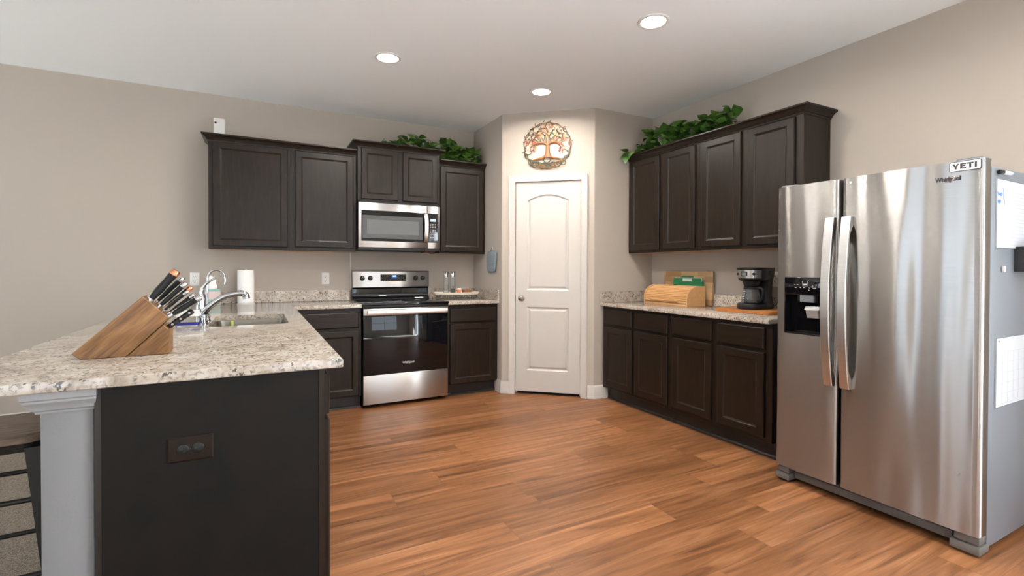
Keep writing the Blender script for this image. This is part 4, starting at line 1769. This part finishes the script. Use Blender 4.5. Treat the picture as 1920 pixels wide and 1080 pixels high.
def shaker(label, x, y, fill):
    t = thing('glass_mill', label, 'mill', (x, y, ZTR), 0, 'glass mills on the tray')
    m = MB()
    m.lathe([(.026, 0), (.0275, .004), (.0265, .02), (.0235, .125), (.0225, .168), (.0215, .168), (.0222, .125), (.025, .02), (.022, .008), (.0001, .006)], 28)
    m.out('glass_body', 'glass', t)
    if fill:
        m = MB()
        m.lathe([(.0001, .0085), (.021, .0095), (.0240, .02), (.0232, .055), (.0001, .058)], 24)
        m.out('peppercorns', 'bronze', t)
    m = MB()
    m.lathe([(.023, .1685), (.0215, .172), (.0265, .222), (.0275, .226), (.024, .228), (.0001, .226)], 28)
    m.out('steel_top', 'chrome', t)
    return t


shaker('tall empty glass mill with steel top, left one of the pair on the tray', 1.693, 4.655, False)
shaker('tall glass mill with dark peppercorns and steel top, right one of the pair', 1.762, 4.640, True)
jr = thing('small_jar', 'small jar with white lid and orange label on the tray', 'jar', (1.822, 4.625, ZTR))
m = MB()
m.lathe([(.021, 0), (.0225, .003), (.0225, .040), (.019, .044), (.0001, .044)], 24)
m.out('jar_body', 'orange', jr)
m = MB()
m.lathe([(.0215, .0405), (.0215, .054), (.018, .056), (.0001, .056)], 24)
m.out('lid', 'white', jr)
m = MB()
m.box(1.862, 4.600, ZTR + .0005, 1.945, 4.645, ZTR + .042, .003)
tag(m.out('tea_box', 'brownbox'), 'small russet brown box on the tray beside the jar', 'box')
m = MB()
m.box(1.735, 4.548, ZTR + .0005, 1.832, 4.595, ZTR + .010, .002)
tag(m.out('napkin', 'paper'), 'flat folded white napkin at the front of the tray', 'napkin')
cn = MB()
cn.lathe([(.014, 0), (.016, .004), (.010, .012), (.009, .045), (.013, .05), (.0001, .05)], 18, (1.975, 4.65, ZTR + .0005))
tag(cn.out('clear_shaker', 'glass'), 'small clear glass bottle at the right end of the tray', 'bottle')

# ------------------------------------------------------------------ things on the right worktop
bb = thing('bread_box', 'bamboo roll-top bread box on the right worktop', 'bread box', (3.226, 3.460, ZRT), R(-90 - 5))
BWD, BD, BH = .568, .200, .172
side = [(0.004, 0), (0.0, .03)]
for k in range(9):
    a = PI - k / 8 * PI / 2
    side.append((.13 + .13 * math.cos(a), .062 + (BH - .062) * math.sin(a)))
side += [(BD, BH), (BD, 0)]
for x0 in (0, BWD - .014):
    m = MB()
    m.prism(side, 'x', x0, x0 + .014, .0015, 1)
    m.out('side_panel', 'bamboo', bb)
m = MB()
m.box(.0142, .012, 0, BWD - .0142, BD, .012)
m.box(.0142, BD - .012, .012, BWD - .0142, BD - .001, BH - .002)
m.box(.0142, .125, BH - .012, BWD - .0142, BD - .012, BH - .001)
m.box(.0142, .006, 0, BWD - .0142, .016, .018, .001)
m.out('case', 'bamboo', bb)
m = MB()
ns = 11
cp = []
for k in range(160):
    u = k / 159
    if u < .2:
        cp.append((.009, .02 + u / .2 * .042))
    else:
        a = PI - (u - .2) / .8 * PI / 2 * .97
        cp.append((.13 + .121 * math.cos(a), .062 + (BH - .071) * math.sin(a)))
outer, inner = [], []
for k, (y, z) in enumerate(cp):
    ph_ = (k / 159 * ns) % 1
    g = .0062 * (1 - min(1, min(ph_, 1 - ph_) * 4))
    d = Vector((cp[min(k + 1, 159)][0] - cp[max(k - 1, 0)][0], cp[min(k + 1, 159)][1] - cp[max(k - 1, 0)][1])).normalized()
    nrm = Vector((d.y, -d.x))
    outer.append((y + nrm.x * g, z + nrm.y * g))
    inner.append((y + nrm.x * .007, z + nrm.y * .007))
for k in range(159):
    m.face([(.0145, *outer[k]), (BWD - .0145, *outer[k]), (BWD - .0145, *outer[k + 1]), (.0145, *outer[k + 1])])
    m.face([(.0145, *inner[k]), (.0145, *inner[k + 1]), (BWD - .0145, *inner[k + 1]), (BWD - .0145, *inner[k])])
bmesh.ops.remove_doubles(m.bm, verts=m.bm.verts, dist=1e-5)
bmesh.ops.recalc_face_normals(m.bm, faces=m.bm.faces[:])
rt = m.out('roll_door', 'bamboo', bb, ang=30)
m = MB()
m.box(.11, -.008, .034, .45, .012, .046, .003)
m.out('pull_bar', 'bamboo', rt)

# cutting board leaning behind the bread box
m = MB()
for k, (a, b) in enumerate(((0, .06), (.06, .12), (.12, .18), (.18, .24), (.24, .298))):
    pass
m.box(-.28, -.010, 0, .28, .010, .298, .004)
cbd = m.out('cutting_board', 'butcher' if 'butcher' in M else 'bamboo', None, (3.4625, 3.156, ZRT + .0015), (R(-3.0), 0, R(-90)))
tag(cbd, 'large striped wooden cutting board leaning on the wall behind the bread box', 'cutting board')

# green folder between bread box and board
fo = thing('card_file', 'green card file with a white label standing behind the bread box', 'folder', (3.4385, 3.123, ZRT), R(-90))
m = MB()
m.prism([(-.165, 0), (.165, 0), (.165, .192), (.148, .236), (-.152, .236), (-.165, .225)], 'y', -.0075, -.0055)
m.prism([(-.165, 0), (.165, 0), (.165, .215), (-.165, .215)], 'y', .0055, .0075)
m.box(-.165, -.0055, 0, .165, .0055, .003)
m.prism([(-.10, .20), (.06, .20), (.06, .252), (.05, .256), (-.06, .256), (-.10, .24)], 'y', .002, .004)
m.out('green_sleeve', 'green', fo)
m = MB()
m.box(-.150, -.004, .004, .158, .000, .240)
m.out('papers', 'paper', fo)
m = MB()
m.box(-.055, -.0083, .208, .048, -.0074, .232)
m.out('label_tab', 'white', fo)

# board under the coffee maker
m = MB()
m.loft([rrect(3.098, 2.105, 3.425, 2.560, .03, ZRT + .0003), rrect(3.095, 2.102, 3.428, 2.563, .03, ZRT + .004), rrect(3.095, 2.102, 3.428, 2.563, .03, ZRT + .022), rrect(3.099, 2.106, 3.424, 2.559, .028, ZRT + .025)], True, True, True)
tag(m.out('serving_board', 'cherry'), 'reddish wooden board lying under the coffee maker', 'board')

# coffee maker, front faces -x
cm = thing('coffee_maker', 'black drip coffee maker with steel front band on a wooden board', 'coffee maker', (3.128, 2.312, ZRT + .0255), R(-90 + 12))


def dshape(w, d0_, d1_, z, n=12, r=None):
    """plan outline with a round front: half ellipse front at y = d0_, straight sides to y = d1_"""
    r = r or w / 2
    pts = []
    for k in range(n + 1):
        a = PI + PI * k / n
        pts.append((w / 2 * math.cos(a), d0_ + r + r * math.sin(a), z))
    pts += [(w / 2, d1_ - .02, z), (w / 2 - .012, d1_, z), (-w / 2 + .012, d1_, z), (-w / 2, d1_ - .02, z)]
    return pts


m = MB()
m.loft([dshape(.190, .004, .262, 0), dshape(.196, 0, .265, .006), dshape(.196, 0, .265, .030), dshape(.186, .006, .262, .040)], True, True, True)
m.out('base', 'black', cm)
m = MB()
rings = []
for z, w, y0, y1 in ((.040, .186, .165, .262), (.10, .168, .172, .255), (.20, .176, .17, .256), (.255, .196, .155, .262), (.30, .198, .15, .264)):
    rings.append([(-w / 2, y1 - .012, z), (-w / 2, y0, z), (-w / 2 + .01, y0 - .004, z), (w / 2 - .01, y0 - .004, z), (w / 2, y0, z), (w / 2, y1 - .012, z), (w / 2 - .014, y1, z), (-w / 2 + .014, y1, z)])
m.loft(rings, True, True, True)
m.out('water_tower', 'black', cm, ang=40)
m = MB()
m.loft([dshape(.160, .030, .20, .205), dshape(.184, .014, .20, .216), dshape(.192, .010, .20, .235), dshape(.198, .004, .20, .290), dshape(.206, -.004, .268, .293), dshape(.206, -.004, .268, .300), dshape(.196, .004, .262, .305)], True, True, True)
hd = m.out('brew_head', 'black', cm, ang=40)
m = MB()
rings = []
for z, w, y0 in ((.226, .1905, .0112), (.285, .1975, .0045)):
    pts = []
    for k in range(15):
        a = R(205 + 128 * k / 14)
        r = w / 2
        pts.append((r * 1.006 * math.cos(a), y0 + r + r * 1.006 * math.sin(a), z))
    rings.append(pts)
inner = [[(x * .99, y + .002, z) for x, y, z in r] for r in rings]
loop = [[a, b, d, c] for a, b, c, d in zip(rings[0], rings[1], inner[0], inner[1])]
m.loft(loop, True, True, True)
m.out('steel_band', 'steel', cm)


def on_front(a_deg, z, w, h, depth, name, mat, parent):
    """small panel on the curved head front at angle a_deg"""
    u = (z - .226) / .059
    ww = .1905 + u * .007
    y0 = .0112 - u * .0067
    r = ww / 2 * 1.006
    a = R(a_deg)
    mtx = Matrix.Translation((r * math.cos(a), y0 + ww / 2 + r * math.sin(a), z)) @ Matrix.Rotation(a + PI / 2, 4, 'Z')
    m = MB()
    if name == 'control_dial':
        m.lathe([(w, .002), (w, -depth), (w * .8, -depth - .002), (.0001, -depth - .002)], 20, (0, 0, 0), 'y', mtx=mtx)
    else:
        m.box(-w / 2, -depth, -h / 2, w / 2, .004, h / 2, .0015, 1, mtx=mtx)
    return m.out(name, mat, parent)


on_front(262, .257, .046, .034, .004, 'clock_panel', 'black', hd)
on_front(262, .257, .034, .022, .0052, 'clock_screen', 'lcd', hd)
on_front(300, .257, .010, .01, .005, 'control_dial', 'black', hd)
on_front(222, .257, .008, .01, .005, 'control_dial', 'black', hd)
m = MB()
m.lathe([(.030, .165), (.050, .170), (.058, .19), (.062, .206)], 24, (0, .095, 0))
m.out('filter_basket', 'black', cm)
cf = (0, .092, .0405)
m = MB()
m.lathe([(.0001, .001), (.050, .001), (.062, .006), (.067, .02), (.066, .04), (.058, .075), (.050, .105), (.048, .112), (.046, .112), (.048, .104), (.056, .074), (.0635, .04), (.0645, .02), (.06, .0085), (.0001, .004)], 32, cf)
ca = m.out('carafe', 'smoke', cm)
m = MB()
m.lathe([(.0485, .103), (.0515, .106), (.0515, .118), (.044, .124), (.0001, .126)], 28, cf)
m.out('carafe_lid', 'black', ca)
m = MB()
m.tube(smooth_pts([(.046, .070, .158), (.078, .058, .158), (.100, .050, .142), (.100, .050, .100), (.086, .056, .066), (.062, .066, .058)], 6), .0085, 10)
m.out('carafe_handle', 'black', ca)
m = MB()
for k in range(7):
    z = .052 + k * .013
    r = .0675 - max(0, (z - .085)) * .24
    for a in (R(-118),):
        x, y = r * math.cos(a), .092 + r * math.sin(a)
        m.tube([(x - .010, y - .0012, z), (x, y - .0026, z), (x + .009, y - .0008, z)], .0012, 5)
m.out('cup_scale', 'white', ca)
m = MB()
m.tube(smooth_pts([(.06, .262, .03), (.09, .30, .02), (.115, .285, .08), (.125, .318, .15), (.128, .345, .19)], 6), .0028, 8)
m.out('power_cord', 'black', cm)

# ------------------------------------------------------------------ metal tree wall art above the pantry door
art = thing('wall_art', 'round metal tree of life wall art above the pantry door', 'wall art', P0 + PT * .447 + Vector((0, 0, 2.40)), PANG)
YA = -.016
FL = (Vector((0, 1, 0)), .55)


def ap(x, z, y=YA):
    return (x, y, z)


def curl(m, x, z, a, L_, turn, r0, r1, n=16, mi=0):
    pts, rr = [], []
    for k in range(n):
        u = k / (n - 1)
        pts.append(ap(x, z, YA + .003 * math.sin(k + L_ * 90)))
        rr.append(r0 + (r1 - r0) * u)
        a += turn / n * (0.5 + u)
        x += math.cos(a) * L_ / n
        z += math.sin(a) * L_ / n
    m.tube(pts, rr, 6, False, mi, FL)
    return x, z, a


m = MB()
tr = [(0.004, -.115), (.006, -.07), (.006, -.03), (.004, .02), (.002, .06), (-.004, .095), (-.010, .12)]
m.tube([ap(x, z) for x, z in tr], [.034, .024, .019, .017, .014, .010, .006], 12, False, 0, (Vector((0, 1, 0)), .35))
for sx_ in (-1, 1):
    bp_ = smooth_pts([ap(.004, .0), ap(sx_ * .035, .022), ap(sx_ * .085, .024), ap(sx_ * .135, .006), ap(sx_ * .165, -.02)], 6)
    m.tube(bp_, [.013 - .009 * i / len(bp_) for i in range(len(bp_))], 8, False, 0, FL)
    bp_ = smooth_pts([ap(.004, -.09), ap(sx_ * .05, -.120), ap(sx_ * .10, -.128), ap(sx_ * .15, -.142)], 6)
    m.tube(bp_, [.015 - .010 * i / len(bp_) for i in range(len(bp_))], 8, False, 0, FL)
m.out('trunk', 'copper_paint', art, ang=60)
random.seed(21)
m = MB()
tips = []
for sx_ in (-1, 1):
    for (x, z, a, L_, tn) in ((.03, .04, 62, .19, -1.9), (.03, .05, 95, .16, 2.6), (.05, .02, 38, .19, 2.2), (.08, .022, 70, .13, -2.6), (.10, .018, 20, .14, 2.4), (.06, .03, 100, .12, -2.8), (.13, .005, 55, .12, 2.8), (.005, .10, 75, .13, 2.9), (.02, .09, 40, .17, 2.0), (.11, .01, -40, .09, -2.2), (.06, .10, 30, .13, -2.6), (.10, .08, 60, .10, 3.0)):
        aa = R(a) if sx_ > 0 else PI - R(a)
        x2, z2, a2 = curl(m, sx_ * x, z, aa, L_, tn * sx_ * random.uniform(.85, 1.15), .0055, .003)
        tips.append((x2, z2, a2))
ring_r = .215
pts = []
for k in range(91):
    a = R(-55 + 290 * k / 90)
    r = ring_r * (1 + .018 * math.sin(k * .9))
    pts.append(ap(r * math.cos(a) * 1.03, r * math.sin(a), YA + .003))
m.tube(pts, .0055, 6, False, 0, FL)
for k in range(15):
    a = R(-40 + 260 * k / 14)
    curl(m, .212 * math.cos(a), .206 * math.sin(a), a + PI * .7, .085, 3.4 * (1 if k % 2 else -1), .0046, .0028)
m.out('branches', 'patina', art, ang=60)
m = MB()
for k in range(9):
    u = k / 8
    x = -.145 + .29 * u
    zc = -.165 - .030 * (1 - (2 * u - 1) ** 2)
    rx, rz = .036, .024
    rotk = .5 * (1 if k % 2 else -1)
    pts = []
    for j in range(24):
        q = 2 * PI * j / 24
        lx_, lz_ = rx * math.cos(q), rz * math.sin(q)
        pts.append(ap(x + lx_ * math.cos(rotk) - lz_ * math.sin(rotk), zc + lx_ * math.sin(rotk) + lz_ * math.cos(rotk), YA + .004 * math.sin(2 * q)))
    m.tube(pts, .0056, 6, True, 0, FL)
for sx_ in (-1, 1):
    m.tube(smooth_pts([ap(sx_ * .02, -.11), ap(sx_ * .03, -.15), ap(-sx_ * .02, -.18), ap(-sx_ * .06, -.205), ap(-sx_ * .02, -.215), ap(sx_ * .05, -.19), ap(sx_ * .12, -.15), ap(sx_ * .19, -.115), ap(sx_ * .215, -.07)], 6), .006, 6, False, 0, FL)
m.out('knotwork_roots', 'patina', art, ang=60)


def small_leaf(m, x, z, a, s, y):
    pts = [(0, 0), (.35, .28), (.7, .22), (1.0, 0), (.7, -.22), (.35, -.28)]
    ca_, sa_ = math.cos(a), math.sin(a)
    lo_ = [(x + (p[0] * ca_ - p[1] * sa_) * s, z + (p[0] * sa_ + p[1] * ca_) * s) for p in pts]
    m.prism(lo_, 'y', y - .0008, y + .0008)


ml = {'gold_leaf': MB(), 'red_leaf': MB(), 'green_leaf_paint': MB()}
for k in range(150):
    a = random.uniform(R(-28), R(208))
    r = .222 * math.sqrt(random.uniform(.12, 1))
    x, z = r * math.cos(a) * 1.02, r * math.sin(a)
    if z < .035 and abs(x) < .10:
        continue
    if r > .2:
        c_ = 'green_leaf_paint'
    elif z < .03:
        c_ = 'red_leaf' if random.random() < .8 else 'gold_leaf'
    else:
        c_ = random.choice(['gold_leaf', 'gold_leaf', 'gold_leaf', 'red_leaf', 'green_leaf_paint'])
    small_leaf(ml[c_], x, z, random.uniform(0, 2 * PI), random.uniform(.017, .026), YA - .004 + random.uniform(-.003, .003))
for nm, mb_ in ml.items():
    mb_.out({'gold_leaf': 'gold_leaves', 'red_leaf': 'rust_leaves', 'green_leaf_paint': 'olive_leaves'}[nm], nm, art)
m = MB()
for x, z in ((-.10, .05), (.10, .05), (0, -.10)):
    m.tube([(x, YA, z), (x, -.0008, z)], .002, 6)
m.out('stand_off_pins', 'patina', art)

# ------------------------------------------------------------------ ivy garlands
def leaf_into(mb, pos, yaw, pitch, roll, s, mi, kind='ivy'):
    """curved, folded leaf blade with point"""
    if kind == 'ivy':
        outl = [(0, 0), (.10, .30), (.30, .46), (.55, .40), (.80, .20), (1.05, 0)]
    else:
        outl = [(0, 0), (.12, .22), (.35, .36), (.60, .34), (.85, .18), (1.0, 0)]
    t = bmesh.new()
    mid, lf, rt_ = [], [], []
    for x, w in outl:
        bend = -.30 * x * x
        mid.append(t.verts.new((x, 0, bend)))
        if w > 0:
            lf.append(t.verts.new((x, w, bend + .22 * w)))
            rt_.append(t.verts.new((x, -w, bend + .22 * w)))
    for side in (lf, rt_):
        n = len(side)
        t.faces.new((mid[0], mid[1], side[0]))
        for i in range(n - 1):
            t.faces.new((mid[i + 1], mid[i + 2], side[i + 1], side[i]))
        t.faces.new((mid[n], mid[n + 1], side[n - 1]))
    bmesh.ops.recalc_face_normals(t, faces=t.faces[:])
    mtx = Matrix.Translation(pos) @ Euler((roll, pitch, yaw)).to_matrix().to_4x4() @ Matrix.Scale(s, 4)
    mb.add(t, mi, mtx)


def garland(label, P_, n, spread, height, base, droop, seed, size=(.055, .085), striped=0.0, fixed=()):
    """P_: path points on the cabinet top; leaves bush around it"""
    random.seed(seed)
    t = thing('ivy_garland', label, 'artificial plant', P_[0], 0)
    o = Vector(P_[0])
    path = smooth_pts(P_, 10)
    sm = MB()
    sm.tube([p - o for p in path], .004, 7)
    fm = MB()
    for k in range(n):
        u = random.random()
        p = path[min(len(path) - 1, int(u * len(path)))]
        h = random.random() ** .8
        hh = height(u)
        off = Vector((random.uniform(-1, 1) * spread[0], random.uniform(-1, 1) * spread[1], max(.022, h * hh)))
        pos = p + off - o
        yaw = random.uniform(0, 2 * PI)
        pitch = random.uniform(-1.0, .12)
        mi = 2 if random.random() < striped else (1 if random.random() < .45 else 0)
        leaf_into(fm, pos, yaw, pitch, random.uniform(-.6, .6), random.uniform(*size), mi)
        if k % 3 == 0:
            sm.tube([p - o, pos * .5 + (p - o) * .5 + Vector((0, 0, .01)), pos], .0016, 5)
    for (pos, yaw, pitch, s, mi) in fixed:
        leaf_into(fm, Vector(pos) - o, yaw, pitch, 0, s, mi)
    fm.out('foliage', ['leaf', 'leaf2', 'leaf3'], t, ang=70)
    sm.out('vine', 'stem', t)
    return t


ZM = 1.850 + .510
garland('green ivy garland lying on the cabinet above the microwave',
        [(1.05, 4.72, ZM + .012), (1.20, 4.70, ZM + .016), (1.40, 4.69, ZM + .016), (1.60, 4.70, ZM + .012)], 150, (.05, .06), lambda u: .02 + .135 * max(0, math.sin(PI * min(1, max(0, (u - .30) / .72)))), 0, 0, 31,
        fixed=[((1.05, 4.66, ZM + .03), 0, -1.45, .085, 1), ((1.02, 4.68, ZM + .03), PI, -.5, .07, 0)])
garland('green ivy garland on the narrow cabinet between the microwave and the corner',
        [(1.70, 4.74, ZU + .906), (1.80, 4.71, ZU + .91), (1.92, 4.72, ZU + .908), (2.045, 4.72, ZU + .906)], 210, (.045, .08), lambda u: .25 - .11 * u, 0, 0, 32, (.06, .095))
garland('long trailing ivy garland with striped leaves on the right wall cabinets',
        [(3.30, 3.52, ZU + .906), (3.31, 3.30, ZU + .91), (3.31, 3.00, ZU + .908), (3.31, 2.62, ZU + .906)], 520, (.06, .085), lambda u: (.10 + .5 * u if u < .22 else .21 - .03 * u), 0, 0, 33, (.065, .105), .06,
        fixed=[((3.30, 3.28, ZU + 1.06), 2.2, .5, .13, 2), ((3.29, 3.26, ZU + 1.08), 3.4, .7, .13, 2), ((3.31, 3.30, ZU + 1.09), 4.6, .2, .12, 2), ((3.30, 3.22, ZU + 1.05), -.9, .4, .12, 2),
               ((3.13, 3.56, ZU + .95), 2.4, .2, .10, 1), ((3.12, 3.58, ZU + .94), 3.6, .9, .10, 0), ((3.10, 3.56, ZU + .955), 3.2, -.4, .09, 0), ((3.15, 3.57, ZU + .96), 1.6, -.6, .08, 1), ((3.14, 3.50, ZU + .955), 3.0, .6, .09, 1)])

# ------------------------------------------------------------------ bar stool under the overhang
bs = thing('bar_stool', 'dark metal bar stool with a weathered wooden seat under the worktop overhang', 'stool', (-.835, 2.375, .006), R(4))
m = MB()
m.loft([rrect(-.165, -.165, .165, .165, .06, .612), rrect(-.175, -.175, .175, .175, .065, .618), rrect(-.175, -.175, .175, .175, .065, .640), rrect(-.168, -.168, .168, .168, .06, .646)], True, True, True)
m.out('seat', 'stool_wood', bs)
m = MB()
m.loft([rrect(-.162, -.162, .162, .162, .05, .585), rrect(-.165, -.165, .165, .165, .05, .611)], True, True, True)
m.out('seat_frame', 'stool_metal', bs)
for sx_ in (-1, 1):
    for sy_ in (-1, 1):
        m = MB()
        a, b = Vector((sx_ * .145, sy_ * .145, .60)), Vector((sx_ * .205, sy_ * .205, 0))
        rings = []
        for p, s in ((b, .014), (a, .024)):
            rings.append([(p.x + dx * s, p.y + dy * s, p.z) for dx, dy in ((-1, -1), (1, -1), (1, 1), (-1, 1))])
        m.loft(rings, True, True, True)
        m.out('leg', 'stool_metal', bs)
for z in (.17, .30, .42):
    q = .205 - .06 * z / .6
    for (x0, y0, x1, y1) in ((-q, -q, q, -q), (q, -q, q, q), (q, q, -q, q), (-q, q, -q, -q)):
        if z == .30 and abs(y0 - y1) < 1e-6:
            continue
        m = MB()
        m.tube([(x0, y0, z), (x1, y1, z)], .009, 10)
        m.out('rung', 'stool_metal', bs)
